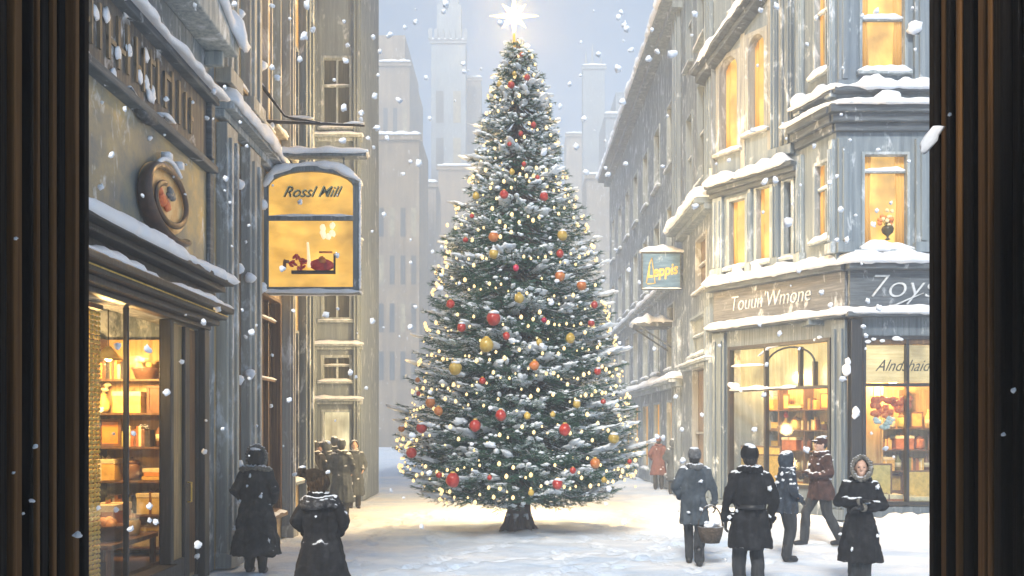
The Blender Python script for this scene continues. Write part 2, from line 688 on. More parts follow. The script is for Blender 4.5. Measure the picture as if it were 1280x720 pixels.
def ground():
    m, nt = nodes_of('trodden_snow')
    L = nt.links
    tc = mk(nt, 'ShaderNodeNewGeometry').outputs['Position']
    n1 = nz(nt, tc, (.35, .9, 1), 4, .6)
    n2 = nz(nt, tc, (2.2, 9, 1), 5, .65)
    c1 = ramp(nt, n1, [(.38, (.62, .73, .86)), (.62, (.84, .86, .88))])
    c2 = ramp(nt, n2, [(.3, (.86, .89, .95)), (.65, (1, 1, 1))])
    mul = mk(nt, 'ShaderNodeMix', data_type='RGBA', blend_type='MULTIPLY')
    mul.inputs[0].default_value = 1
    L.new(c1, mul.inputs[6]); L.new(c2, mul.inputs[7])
    b = mk(nt, 'ShaderNodeBsdfPrincipled')
    L.new(mul.outputs[2], b.inputs['Base Color'])
    b.inputs['Roughness'].default_value = .6
    b.inputs['Specular IOR Level'].default_value = .3
    n5 = nz(nt, tc, (5, 16, 5), 7, .7)
    n6 = nz(nt, tc, (26, 40, 26), 4, .7)
    ad = mk(nt, 'ShaderNodeMath', operation='MULTIPLY_ADD')
    L.new(n6, ad.inputs[0]); ad.inputs[1].default_value = .35; L.new(n5, ad.inputs[2])
    bp = mk(nt, 'ShaderNodeBump')
    bp.inputs['Strength'].default_value = .7
    bp.inputs['Distance'].default_value = .05
    L.new(ad.outputs[0], bp.inputs['Height'])
    L.new(bp.outputs[0], b.inputs['Normal'])
    o = mk(nt, 'ShaderNodeOutputMaterial')
    L.new(b.outputs[0], o.inputs[0])
    xs = [-150, -60, -30, -14] + [-7.96 + .16 * i for i in range(22)] + [-4.5 + .075 * i for i in range(174)] + [8.6 + .16 * i for i in range(16)] + [14, 30, 60, 150]
    ys = [-60, -10] + [.0 + .2 * i for i in range(42)] + [8.4 + .075 * i for i in range(174)] + [21.6 + .2 * i for i in range(82)] + [45, 60, 90, 150, 230]
    V, Fc = [], []
    PG = {}
    for f in PR:
        for i in (-1, 0, 1):
            for j in (-1, 0, 1):
                PG.setdefault((int(f[0] // .5) + i, int(f[1] // .5) + j), []).append(f)
    for y in ys:
        for x in xs:
            z = 0
            if -8 <= x <= 11.1 and 3 < y < 38:
                q = Vector((x, y, 0))
                z = .05 * noise.noise(q * .7) + .035 * noise.noise(q * 2.1) + .02 * noise.noise(q * 5)
                z += .07 * math.exp(-((x - .2) ** 2 + (y - 17) ** 2) / 2.2)     # mound round the trunk
                z -= .03
            if -4.5 <= x <= 8.5 and 8.4 < y < 21.5:
                for fx, fy, ca, sa in PG.get((int(x // .5), int(y // .5)), ()):
                    lx, ly = (x - fx) * ca + (y - fy) * sa, -(x - fx) * sa + (y - fy) * ca
                    e = (lx / .17) ** 2 + (ly / .085) ** 2
                    if e < 2.6:
                        z += -.045 if e < 1 else .014
            V.append((x, y, z))
    n = len(xs)
    for j in range(len(ys) - 1):
        for i in range(n - 1):
            Fc.append((j * n + i, j * n + i + 1, (j + 1) * n + i + 1, (j + 1) * n + i))
    mb = MB(); mb.add(V, Fc)
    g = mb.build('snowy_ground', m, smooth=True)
    setstruct(g)


ground()


def ground_z(x, y):
    q = Vector((x, y, 0))
    if not (-8 <= x <= 11.1 and 3 < y < 38):
        return 0
    return (.05 * noise.noise(q * .7) + .035 * noise.noise(q * 2.1) + .02 * noise.noise(q * 5)
            + .07 * math.exp(-((x - .2) ** 2 + (y - 17) ** 2) / 2.2) - .03)


# ------------------------------------------------------------------ windows
def window(fac, parent, u0, u1, z0, z1, pane, frame_m, depth=.14, fw=.07, bars_u=(), bars_z=(), snow=.07,
           sill=True, arch=False, label=None, sillm=None):
    mb = MB()
    fac.box(mb, u0, u0 + fw, z0, z1, -depth, .03)
    fac.box(mb, u1 - fw, u1, z0, z1, -depth, .03)
    fac.box(mb, u0 + fw, u1 - fw, z1 - fw, z1, -depth, .03)
    fac.box(mb, u0 + fw, u1 - fw, z0, z0 + fw, -depth, .03)
    for b in bars_u:
        fac.box(mb, b - .025, b + .025, z0 + fw, z1 - fw, -depth, -depth + .07)
    for b in bars_z:
        fac.box(mb, u0 + fw, u1 - fw, b - .03, b + .03, -depth, -depth + .09)
    if arch:
        uc, hw = (u0 + u1) / 2, (u1 - u0) / 2 - fw
        zc = z1 - fw - hw * arch
        for sgn in (-1, 1):
            prev = None
            for k in range(9):
                a = math.pi / 2 * k / 8
                pt = (uc + sgn * hw * math.cos(a), zc + hw * arch * math.sin(a))
                if prev:
                    poly = [prev, pt, (pt[0], z1 - fw / 2), (prev[0], z1 - fw / 2)]
                    fac.prism(mb, poly, -depth, .02)
                prev = pt
    w = mb.build('window', frame_m, parent, bevel=.006)
    if label:
        w['label'] = label
    mb = MB()
    fac.box(mb, u0 + .01, u1 - .01, z0 + .01, z1 - .01, -depth - .03, -depth - .002)
    mb.build('pane', pane, w)
    if pane in (LIT, LIT_DIM, LIT_GOLD) and (u1 - u0) > .35:
        cw = (u1 - u0) * .2
        for a0_, a1_ in ((u0 + fw * .6, u0 + fw + cw), (u1 - fw - cw, u1 - fw * .6)):
            ring = []
            nn = 14
            vs, fs = [], []
            for i in range(nn + 1):
                t = i / nn
                ww = -depth + .018 + .014 * math.sin(t * 22)
                for z_ in (z0 + fw * .5, (z0 + z1) / 2, z1 - fw * .5):
                    sq = 1 if z_ != (z0 + z1) / 2 else .82
                    uu = (a0_ + (a1_ - a0_) * t * sq) if a0_ < (u0 + u1) / 2 else (a1_ - (a1_ - a0_) * (1 - t) * sq)
                    vs.append(fac.p(uu, z_, ww))
            for i in range(nn):
                for j in (0, 1):
                    fs.append((i * 3 + j, (i + 1) * 3 + j, (i + 1) * 3 + j + 1, i * 3 + j + 1))
            mb = MB(); mb.add(vs, fs)
            c_ = mb.build('curtain', CURT, w, smooth=True, recalc=False)
            so_ = c_.modifiers.new('cloth', 'SOLIDIFY'); so_.thickness = .006
    if sill:
        mb = MB()
        fac.box(mb, u0 - .07, u1 + .07, z0 - .08, z0 - .003, -.02, .13)
        mb.build('sill', sillm or frame_m, w, bevel=.01)
    if snow:
        mb = MB()
        s = rnd.random() * 50
        snow_ridge(mb, [fac.p(u0 - .05, z0 - .01, .04), fac.p(u1 + .05, z0 - .01, .04)], .2, snow, s, step=.06)
        for b in bars_z:
            snow_ridge(mb, [fac.p(u0 + fw, b + .02, -depth + .05), fac.p(u1 - fw, b + .02, -depth + .05)], .1, snow * .6, s + 4, step=.05)
        mb.build('snow_cap', SNOW, w, smooth=True)
    return w


def ledge(fac, parent, u0, u1, z, proj=.3, h=.25, mat=None, snow=.16, name='cornice', steps=2, seed=1, w0=-.05, T=None):
    mb = MB()
    for k in range(steps):
        fac.box(mb, u0, u1, z - h + h * k / steps, z - h + h * (k + 1) / steps - .002 * (k < steps - 1), w0, proj * (k + 1) / steps)
    mb.build(name, mat, parent, bevel=.012)
    if snow:
        mb = MB()
        snow_ridge(mb, [fac.p(u0 - .03, z, proj / 2 - .0), fac.p(u1 + .03, z, proj / 2 - .0)], proj * 1.25 + .05, snow, seed)
        mb.build('snow_cap', SNOW, parent, smooth=True)


def pilaster(fac, parent, u0, u1, z0, z1, mat, w=.14, flutes=3):
    mb = MB()
    fac.box(mb, u0, u1, z0, z1, 0, w)
    du = (u1 - u0)
    for k in range(flutes):
        a = u0 + du * (k + .3) / flutes
        b = u0 + du * (k + .7) / flutes
        fac.box(mb, a, b, z0 + .25, z1 - .2, w - .01, w + .045)
    fac.box(mb, u0 - .04, u1 + .04, z0, z0 + .22, 0, w + .07)
    mb.build('pilaster', mat, parent, bevel=.012)


# =================================================================== LEFT: near corner shop
FL = Fac((-4.2, 0, 0), (0, 1, 0), (1, 0, 0))
L1 = thing('shop_building', 'grey stone shop building with the spiral emblem over its black shopfront', 'building', (-4.2, 8, 0))
mb = MB()
GW0, GW1, GZ0, GZ1 = 4.6, 10.55, .34, 3.32
FL.wall(mb, 3.6, 12.4, 0, 13, [(GW0, 11.75, 0, GZ1)], w0=-.3)
FL.box(mb, 4.6, 10.78, 0, .14, -.12, -.002)
FL.box(mb, 12.1, 12.4, 0, 13, -3.2, -.302)
FL.box(mb, 3.6, 3.9, 0, 13, -3.2, -.302)
FL.box(mb, 3.902, 12.098, 0, 13, -3.4, -3.1)
FL.box(mb, 3.902, 12.098, 3.6, 3.8, -3.098, -.302)
FL.box(mb, 3.602, 12.398, 13.0, 13.2, -3.4, -.002)
mb.build('wall', STONE_GREY, L1)
mb = MB()
FL.box(mb, 3.902, 12.098, 0.0, .3, -3.098, -.302)
mb.build('shop_floor', BROWNW, L1)
# shopfront posts
mb = MB()
for a, b in ((4.62, 4.7), (6.4, 6.5), (8.1, 8.2), (9.58, 9.62)):
    FL.box(mb, a, b, GZ0, GZ1, -.04, .02)
FL.box(mb, 10.66, 10.758, GZ0, GZ1, -.08, .07)
FL.box(mb, 4.5, 10.76, GZ0 - .2, GZ0 - .002, -.1, .12)
FL.box(mb, 4.5, 11.95, GZ1 + .002, 3.38, -.1, .12)
FL.box(mb, 11.752, 11.93, 0, GZ1, .002, .1)
FL.box(mb, 10.762, 10.8, 0, GZ1, -.04, .05)
fr = mb.build('shopfront_frame', BLACKW, L1, bevel=.012)
mb = MB()
for a, b in ((4.62, 6.4), (6.5, 8.1), (8.2, 9.58), (9.62, 10.66)):
    FL.box(mb, a, b, GZ0 + .002, GZ1 - .002, -.06, -.052)
mb.build('shop_window_glass', glass(), fr)
mb = MB()
FL.box(mb, 10.803, 11.74, .05, 3.3, -.08, -.03)
dr = mb.build('door', TANW, L1)
mb = MB()
for a, b in ((10.803, 10.84), (11.26, 11.42), (11.7, 11.74)):
    FL.box(mb, a, b, .05, 3.3, -.028, .02)
FL.box(mb, 10.84, 11.26, .05, .35, -.028, .01)
mb.build('door_frame', BLACKW, dr, bevel=.01)
mb = MB(); FL.box(mb, 11.45, 11.67, .1, 3.28, -.028, .0)
mb.build('door_panel', BROWNW, dr, bevel=.01)
mb = MB(); mb.tube([FL.p(11.34, 1.05, .02), FL.p(11.34, 1.05, .07), FL.p(11.34, 1.3, .07), FL.p(11.34, 1.3, .02)], .012)
mb.build('door_handle', GOLDP, dr, smooth=True)
# black canopy mouldings with two bands of snow
mb = MB()
for z0, z1, w in ((3.385, 3.46, .22), (3.462, 3.54, .32), (3.542, 3.62, .42), (3.622, 3.84, .16), (3.842, 3.92, .3), (3.922, 4.0, .42)):
    FL.box(mb, 4.0, 12.0, z0, z1, -.02, w)
cn = mb.build('canopy', BLACKW, L1, bevel=.018)
mb = MB(); FL.box(mb, 4.0, 12.0, 3.51, 3.522, .3, .332); mb.build('gilt_line', GOLDP, cn)
mb = MB()
snow_ridge(mb, [FL.p(4, 3.63, .28), FL.p(12.02, 3.63, .28)], .26, .06, 3, lump=.8)
snow_ridge(mb, [FL.p(4, 4.0, .2), FL.p(12.05, 4.0, .2)], .55, .13, 4, over=.6)
mb.build('snow_cap', SNOW, L1, smooth=True)
# emblem fascia
EMB = surf('gilt_fascia', (.36, .31, .20), (.66, .47, .17), (.15, .18, .20), scale=1.1, rough=.6, bump=.3, bscale=50, frost=.2)
mb = MB(); FL.box(mb, 4.2, 12.0, 4.02, 5.46, .0, .06); ef = mb.build('fascia_board', EMB, L1)
mb = MB()
FL.box(mb, 4.2, 12.0, 5.462, 5.56, 0, .2)
FL.box(mb, 11.9, 12.05, 4.02, 5.46, .062, .12)
FL.box(mb, 11.9, 12.05, 5.66, 6.5, .062, .14)
FL.box(mb, 4.2, 12.0, 5.562, 5.64, 0, .1)
FL.box(mb, 4.2, 12.05, 6.4, 6.5, 0, .2)
mb.build('string_course', TRIM_DK, L1, bevel=.015)
mb = MB(); FL.box(mb, 4.2, 11.9, 5.642, 6.4, 0, .07)
ub = mb.build('upper_signboard', surf('umber_board', (.10, .095, .09), (.19, .155, .12), (.05, .055, .06), streak=(14, 14, 1.2), frost=.3, bump=.35), L1)
mb = MB()
rr = random.Random(3)
u = 8.2
while u < 11.3:                       # tall upright strokes of the worn carved letters
    wd = rr.choice((.07, .09, .12))
    FL.box(mb, u, u + wd * .45, 5.75 + rr.random() * .05, 6.22 + rr.random() * .1, .07, .1)
    if rr.random() < .45:
        FL.box(mb, u, u + wd * 1.7, 6.16, 6.22, .072, .096)
    if rr.random() < .3:
        FL.box(mb, u, u + wd * 1.6, 5.95, 6.0, .072, .095)
    u += wd + .1
mb.build('carved_lettering', surf('bronze_letters', (.22, .17, .11), (.3, .24, .17), (.1, .08, .06), streak=(20, 20, 2)), ub)
mb = MB()
# looping black swag with snow under the upper board
for a, b in ((9.35, 10.25),):
    pts = [FL.p(a + (b - a) * t / 10, 5.62 - .16 * math.sin(math.pi * t / 10), .13) for t in range(11)]
    mb.tube(pts, [(.03 + .045 * math.sin(math.pi * t / 10)) for t in range(11)], 8)
sw = mb.build('swag', surf('slate_swag', (.06, .07, .08), (.2, .22, .25), (.03, .03, .04), scale=10, snowtop=.8), L1, smooth=True)
mb = MB()
snow_ridge(mb, [FL.p(4.2, 6.5, .12), FL.p(12.1, 6.5, .12)], .42, .1, 8, lump=.25)
snow_ridge(mb, [FL.p(10.15, 5.62, .14), FL.p(10.45, 5.62, .14)], .14, .06, 9)
for k in range(16):
    mb.blob(FL.p(8.5 + rr.random() * 1.6, 5.5 + rr.random() * 1.0, .09), (.02, .07, .08), k, .5)
mb.build('snow_cap', SNOW, L1, smooth=True)
# upper wall: hood with heaped snow
mb = MB()
FL.prism(mb, [(9.7, 7.15), (12.25, 7.15), (12.25, 7.32), (9.7, 8.1)], 0, .4)
FL.box(mb, 9.8, 9.9, 6.95, 7.15, 0, .25)
FL.box(mb, 12.0, 12.1, 6.95, 7.15, 0, .25)
hd = mb.build('window_hood', TRIM, L1, bevel=.02)
mb = MB()
snow_ridge(mb, [FL.p(9.6, 8.1, .2), FL.p(11, 7.75, .2), FL.p(12.3, 7.32, .22)], .62, .32, 12, over=.4, lump=.5)
snow_ridge(mb, [FL.p(9.4, 9.3, .1), FL.p(11.6, 9.0, .1)], .4, .25, 15)
mb.build('snow_cap', SNOW, hd, smooth=True)
for a, b in ((5.0, 6.2), (7.4, 8.6)):
    window(FL, L1, a, b, 7.2, 9.6, DARKGLASS, TRIM, bars_u=((a + b) / 2,), bars_z=(8.5,))
    window(FL, L1, a, b, 10.3, 12.4, DARKGLASS, TRIM, bars_u=((a + b) / 2,), bars_z=(11.3,))

# spiral emblem: a thing hung on the fascia
em = thing('spiral_emblem', 'dark brown spiral emblem curling round an orange disc on the gilt fascia', 'shop emblem', (-4.14, 10.38, 4.69))
uc, zc = 10.38, 4.70
mb = MB()
disc = [(uc + .66 * math.cos(2 * math.pi * k / 40), zc + .40 * math.sin(2 * math.pi * k / 40)) for k in range(40)]
FL.prism(mb, disc, .062, .12)
mb.build('backing_disc', surf('amber_disc', (.8, .5, .2), (.9, .68, .38), (.6, .3, .1), scale=5, rough=.4), em, bevel=.01)
mb = MB()
pts, rad = [], []
for k in range(64):
    t = k / 63
    an = R(-52) - t * R(560)
    rr_ = 1 - .62 * t ** .9
    pts.append(FL.p(uc + .84 * rr_ * math.cos(an), zc - .02 + .49 * rr_ * math.sin(an), .16))
    w_ = .022 + .115 * max(0, 1 - t * 2.6) ** .8 + .028 * (1 - t)
    if k < 4:
        w_ *= (.5 + .17 * k)
    rad.append((w_ * .88, .035 + .015 * (1 - t)))
mb.tube(pts, rad, 10)
mb.build('spiral_band', surf('chocolate_lacquer', (.055, .025, .014), (.11, .05, .025), (.025, .012, .008), scale=9, rough=.3, bump=.2, spec=.6), em, smooth=True)
mb = MB()
for k, (a, b, r) in enumerate(((-.16, -.08, .085), (-.03, -.11, .08), (-.24, .0, .055))):
    mb.blob(FL.p(uc + a, zc + b + .03, .14), (.04, r * 1.2, r), k, .3)
mb.build('orange_fruit', surf('orange_enamel', (.75, .16, .05), (.9, .3, .08), (.5, .08, .03), scale=14, rough=.3), em, smooth=True)
mb = MB()
for k in range(7):
    mb.blob(FL.p(uc + .02 + .14 * rr.random(), zc + .02 + rr.random() * .13, .14), (.03, .06, .045), k + 9, .4)
mb.build('grey_leaf', surf('grey_enamel', (.16, .18, .2), scale=14, rough=.3), em, smooth=True)
mb = MB()
pts = [FL.p(uc + .5 * math.cos(R(a)), zc + .45 * math.sin(R(a)), .17) for a in range(50, 145, 8)]
mb.tube(pts, .028, 6)
mb.box(-4.09, -3.99, uc - .13, uc - .02, zc + .46, zc + .52)
mb.box(-4.09, -3.99, uc + .25, uc + .34, zc + .44, zc + .52)
mb.build('snow_cap', SNOW, em, smooth=True)

# =================================================================== LEFT: second building, tall with lit strips
L2 = thing('tall_building', 'tall tan stone building with golden window strips beside the hanging sign', 'building', (-4.2, 15, 0))
def pu(px): return 4.2 * F_PX / (640 - px)
holes = []
W2 = []          # (u0,u1,z0,z1,pane,frame,bars)
def w2(px0, px1, z0, z1, pane, frame, bz=(), snow=.06, sill=True, bu=()):
    W2.append((pu(px0), pu(px1), z0, z1, pane, frame, bz, snow, sill, bu))
w2(286, 299, .9, 5.9, BROWNGLASS, BROWNW, bz=(3.2, 5.0))
w2(316, 350, .5, 4.3, BROWNGLASS, BROWNW, bz=(2.85, 3.9), bu=(pu(341),))
w2(286, 299, 7.2, 13.5, LIT_GOLD, TANW, bz=(9, 11.2))
w2(318, 334, 7.1, 13.5, LIT_GOLD, STONE_BEIGE, bz=(10.5,))
w2(338, 350, 7.3, 13.5, LIT_FAINT, STONE_BEIGE)
w2(358, 372, 5.0, 9.4, DARKGLASS, STONE_GREY, bz=(7,))
w2(358, 372, 1.0, 3.9, BROWNGLASS, STONE_GREY, bz=(2.8,))
mb = MB()
FL.wall(mb, 12.402, 18, 0, 22, [(a, b, z0, z1) for a, b, z0, z1, *_ in W2])
FL.box(mb, 12.402, 18, 0, 22, -7, -.302)
mb.build('wall', STONE_TAN, L2)
for a, b, z0, z1, pn, frm, bz, sn, si, bu in W2:
    window(FL, L2, a, b, z0, z1, pn, frm, bars_z=bz, bars_u=bu, snow=sn, sill=si, fw=.06)
for p0, p1, m_ in ((270, 284, STONE_BEIGE), (300, 314, STONE_BEIGE), (352, 357, STONE_BEIGE), (373, 382, STONE_GREY)):
    pilaster(FL, L2, pu(p0), pu(p1), 0, 6.35, m_, w=.16, flutes=2)
    pilaster(FL, L2, pu(p0), pu(p1), 6.9, 22, m_, w=.16, flutes=2)
ledge(FL, L2, 12.42, 15.3, 6.62, proj=.28, h=.22, mat=TRIM, snow=.2, seed=21)
mb = MB()
for z in (1.2, 2.6, 4.2, 5.3, 7.8, 9.1, 10.3):
    for u in (pu(284.5), pu(299.5), pu(315)):
        if rr.random() < .7:
            mb.blob(FL.p(u, z + rr.random() * .4, .16), (.09, .07, .08), int(z * 9 + u), .5)
mb.build('stuck_snow', SNOW, L2, smooth=True)

# hanging sign box, perpendicular to the wall
d = 15.05
FS = Fac((0, d, 0), (1, 0, 0), (0, -1, 0))
x0, z0 = XZ(d, 333, 366)
x1, z1 = XZ(d, 448, 210)
HS = thing('hanging_sign', 'glowing golden hanging shop sign with snowy frame and a red gift scene', 'sign', (x0, d, z0))
AMBER = lit('sign_glow', (1, .56, .10), (.78, .40, .05), .72, streak=(2.2, 2.2, 5))
archp = [(x0 + .06, z0 + .06), (x1 - .06, z0 + .06), (x1 - .06, z1 - .38)]
for k in range(1, 12):
    a = math.pi * k / 12
    archp.append(((x0 + x1) / 2 + (x1 - x0 - .16) / 2 * math.cos(a), z1 - .36 + .26 * math.sin(a)))
archp.append((x0 + .06, z1 - .38))
mb = MB(); FS.prism(mb, archp, -.1, .1)
mb.build('lit_panel', AMBER, HS)
mb = MB()
FS.box(mb, x0 - .03, x0 + .07, z0 - .02, z1 - .3, -.14, .14)
FS.box(mb, x1 - .07, x1 + .03, z0 - .02, z1 - .3, -.14, .14)
FS.box(mb, x0 + .07, x1 - .07, z0 - .02, z0 + .08, -.14, .14)
zm = P(0, 275, d).z
FS.box(mb, x0 + .07, x1 - .07, zm - .04, zm + .04, -.14, .14)
n = 12
for k in range(n):
    a, b = math.pi * k / n, math.pi * (k + 1) / n
    def q(t, r): return ((x0 + x1) / 2 + ((x1 - x0) / 2 - .02 + r) * math.cos(t), z1 - .34 + (.3 + r) * math.sin(t))
    FS.prism(mb, [q(a, -.05), q(a, .04), q(b, .04), q(b, -.05)], -.14, .14)
for xx in (x0 + .25, x1 - .25):
    mb.tube([(xx, d, z1 - .1), (xx, d, z1 + .3)], .018)
mb.build('frame', GREYW, HS, bevel=.01)
text_mesh('lettering', 'Rossl Mill', .26, FS, (x0 + x1) / 2 - .0, P(0, 243, d).z, .105, DARKP, HS, shear=.5, extrude=.008, offset=-.004, sx=.95)
text_mesh('lettering', 'Rossl Mill', .26, FS, (x0 + x1) / 2 - .014, P(0, 242, d).z, .101, surf('sage_lettering', (.55, .55, .3), scale=10), HS, shear=.5, extrude=.002, offset=.004, sx=.95)
mb = MB()
snow_ridge(mb, [(x0 - .06, d, z1 - .3), (x0 + .2, d, z1 - .1), (x0 + .55, d, z1 + .0), ((x0 + x1) / 2, d, z1 + .03), (x1 - .4, d, z1 - .02), (x1 + .05, d, z1 - .25)], .32, .1, 31, lump=.6)
snow_ridge(mb, [(x0 - .02, d - .04, z1 - .34), (x0 + .16, d - .04, z1 - .2)], .3, .2, 33)
snow_ridge(mb, [(x0 + .07, d - .1, zm + .04), (x1 - .07, d - .1, zm + .04)], .09, .04, 32)
snow_ridge(mb, [(x0 - .06, d - .02, z0 + .0), (x1 + .06, d - .02, z0 + .0)], .34, .07, 36, over=.8)
snow_ridge(mb, [(x1 + .02, d - .02, z0 + .1), (x1 + .03, d - .02, z0 + .5)], .1, .05, 38)
for k in range(26):
    t = k / 25
    mb.blob((x1 + .045, d - .1, z0 + .1 + t * (z1 - z0 - .35)), (.022, .05, .07), k, .6, sub=1)
mb.build('snow_cap', SNOW, HS, smooth=True)
# gift scene inside the lit panel: candle, poinsettias, red bowl on a dark tray
gx = lambda px: XZ(d, px, 0)[0]
gz = lambda py: P(0, py, d).z
REDE = surf('red_enamel', (.62, .02, .02), (.8, .07, .04), (.35, .01, .015), scale=10, rough=.3)
mb = MB(); FS.box(mb, gx(367), gx(421), gz(344), gz(340), .1, .16)
FS.box(mb, gx(419), gx(421), gz(340), gz(319), .1, .15)
mb.build('tray', surf('dark_tray', (.05, .03, .025)), HS)
mb = MB()
for k in range(22):
    a = rr.random() * 6.28; r_ = rr.random() * .15
    mb.blob((gx(375) + r_ * math.cos(a), d - .14, gz(330) + r_ * .9 * math.sin(a)), (.05, .02, .025), k, .3, sub=1, rot=Matrix.Rotation(a, 3, 'Y'))
mb.build('poinsettia', REDE, HS, smooth=True)
mb = MB(); mb.blob((gx(405), d - .14, gz(333)), (.21, .04, .11), 4, .15)
mb.build('red_bowl', REDE, HS, smooth=True)
mb = MB(); mb.blob((gx(406), d - .18, gz(327)), (.06, .03, .06), 4, .5)
FS.box(mb, gx(401), gx(417), gz(318), gz(316), .1, .14)
mb.build('orange_ribbon', surf('orange_ribbon', (.8, .25, .04)), HS, smooth=True)
mb = MB(); mb.tube([(gx(389), d - .14, gz(336)), (gx(387), d - .14, gz(305))], [.035, .02]); mb.build('candle', glow('candle_glow', (1, .78, .45), .4), HS, smooth=True)  # whole candle body emits, to look lit by the panel
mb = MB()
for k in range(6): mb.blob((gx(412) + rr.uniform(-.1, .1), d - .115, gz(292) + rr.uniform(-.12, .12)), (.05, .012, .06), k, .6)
mb.build('pale_flowers', glow('pale_flowers_glow', (1, .8, .5), .45), HS, smooth=True)  # petals emit on their own, as the panel does not light them
mb = MB()
mb.blob((gx(358), d - .12, gz(333)), (.03, .02, .1), 2, .3); mb.blob((gx(361), d - .14, gz(329)), (.05, .02, .03), 3, .3)
mb.build('small_figurine', surf('plum_brown', (.2, .09, .05)), HS, smooth=True)
# projecting ledge over the sign + iron bracket
LB = thing('sign_ledge', 'snow covered timber ledge projecting over the golden hanging sign', 'ledge', (-4.2, d, P(0, 192, d).z))
zl = P(0, 192, d).z
mb = MB(); mb.box(-4.19, gx(459), d - .12, d + .12, zl - .07, zl)
mb.build('beam', GREYW, LB, bevel=.01)
mb = MB(); snow_ridge(mb, [(-4.3, d, zl), (gx(460), d, zl)], .3, .09, 41, lump=.8)
mb.build('snow_cap', SNOW, LB, smooth=True)
IB = thing('iron_bracket', 'dark iron bracket arm with a diagonal strut and thin snow, above the hanging sign', 'bracket', (-4.2, d, P(0, 152, d).z))
mb = MB()
zb = P(0, 152, d).z
mb.tube([(-4.2, d, zb), (gx(380), d, zb - .02), (gx(456), d, zb - .07)], [.035, .03, .02], 6)
mb.tube([(gx(319), d, P(0, 93, d).z), (gx(331), d, P(0, 112, d).z), (gx(356), d, P(0, 145, d).z), (gx(366), d, P(0, 148, d).z), (gx(408), d, P(0, 155, d).z)], [.03, .035, .02, .03, .02], 6)
mb.build('arm', IRON, IB, smooth=True)
mb = MB()
snow_ridge(mb, [(gx(361), d, P(0, 146, d).z), (gx(392), d, P(0, 148, d).z)], .06, .035, 45)
snow_ridge(mb, [(gx(430), d, P(0, 155, d).z), (gx(455), d, P(0, 154, d).z)], .07, .035, 46)
mb.blob((gx(341), d - .03, P(0, 158, d).z), (.04, .04, .06), 5)
mb.build('snow_cap', SNOW, IB, smooth=True)

# =================================================================== LEFT: third building, its front faces us
d3 = 24.0
F3 = Fac((-4.12, d3, 0), (1, 0, 0), (0, -1, 0))
L3 = thing('pale_building', 'pale blue-grey building at the far left corner with a lit doorway behind the crowd', 'building', (-6, d3, 0))
def xu(px, dd=d3): return (px - 640) / F_PX * dd + 4.12
def zz3(py, dd=d3): return CAM_H + (HOR - py) / F_PX * dd
holes = [(xu(402), xu(440), 0, zz3(512)), (xu(401), xu(440), zz3(476), zz3(444)),
         (xu(401), xu(440), zz3(400), zz3(330)), (xu(401), xu(440), zz3(290), zz3(210)), (xu(401), xu(440), zz3(160), zz3(70))]
mb = MB()
F3.wall(mb, -6.5, 0, 0, 24, holes)
F3.box(mb, -6.5, 0, 0, 24, -3.2, -.302)
mb.build('wall', STONE_BLUE, L3)
for k, h in enumerate(holes):
    window(F3, L3, *h, LIT_DOOR if k == 0 else DARKGLASS, TRIM, bars_u=() if k == 0 else ((h[0] + h[1]) / 2,),
           bars_z=() if k == 0 else ((h[2] * .4 + h[3] * .6),), sill=k > 0, snow=.05 if k else 0,
           label='tall lit doorway' if k == 0 else None)
for z in (zz3(498), zz3(430), zz3(300), zz3(170)):
    ledge(F3, L3, -6.5, .05, z, proj=.22, h=.16, mat=TRIM, snow=.08, seed=z)
for a, b in ((386, 396), (442, 450)):
    pilaster(F3, L3, xu(a), xu(b), 0, 24, STONE_BLUE, w=.12, flutes=2)
FSd = Fac((-4.12, 24.3, 0), (0, 1, 0), (1, 0, 0))

# =================================================================== far blocks, towers
def block(name, label, x0, x1, d, depth, H, mat, wins=(), steps=(), face_side=None, pane=DARKGLASS):
    t = thing(name, label, 'building' if 'tower' not in name else 'tower', ((x0 + x1) / 2, d, 0))
    mb = MB()
    mb.box(x0, x1, d, d + depth, 0, H)
    z = H
    for k, (a, b, h) in enumerate(steps):
        mb.box(a, b, d + .3 + .2 * k, d + depth - .3 - .2 * k, z + .003, z + h)
        z += h
    mb.build('wall', mat, t)
    fc = Fac((x0, d, 0), (1, 0, 0), (0, -1, 0))
    W = x1 - x0
    for nx, zs in wins:
        for k in range(nx):
            for z_ in zs:
                a = W * (k + .28) / nx
                b = W * (k + .72) / nx
                mb = MB()
                fc.box(mb, a, b, z_, z_ + (zs[1] - zs[0]) * .6 if len(zs) > 1 else z_ + 2, .01, .12)
                mb.build('window', pane if rnd.random() < .75 else LIT_FAINT, t)
    z = H
    for a, b, zz in [(x0, x1, H)] + [(a, b, None) for a, b, h in steps]:
        pass
    mb = MB()
    mb.box(x0 - .25, x1 + .25, d - .3, d - .003, H - .9, H - .3)
    mb.build('cornice', mat, t)
    mb = MB()
    snow_ridge(mb, [(x0 - .2, d - .15, H - .3), (x1 + .2, d - .15, H - .3)], .6, .3, H, step=.3)
    mb.build('snow_cap', SNOW, t, smooth=True)
    return t


def px2(px, d): return (px - 640) / F_PX * d
def pz2(py, d): return CAM_H + (HOR - py) / F_PX * d

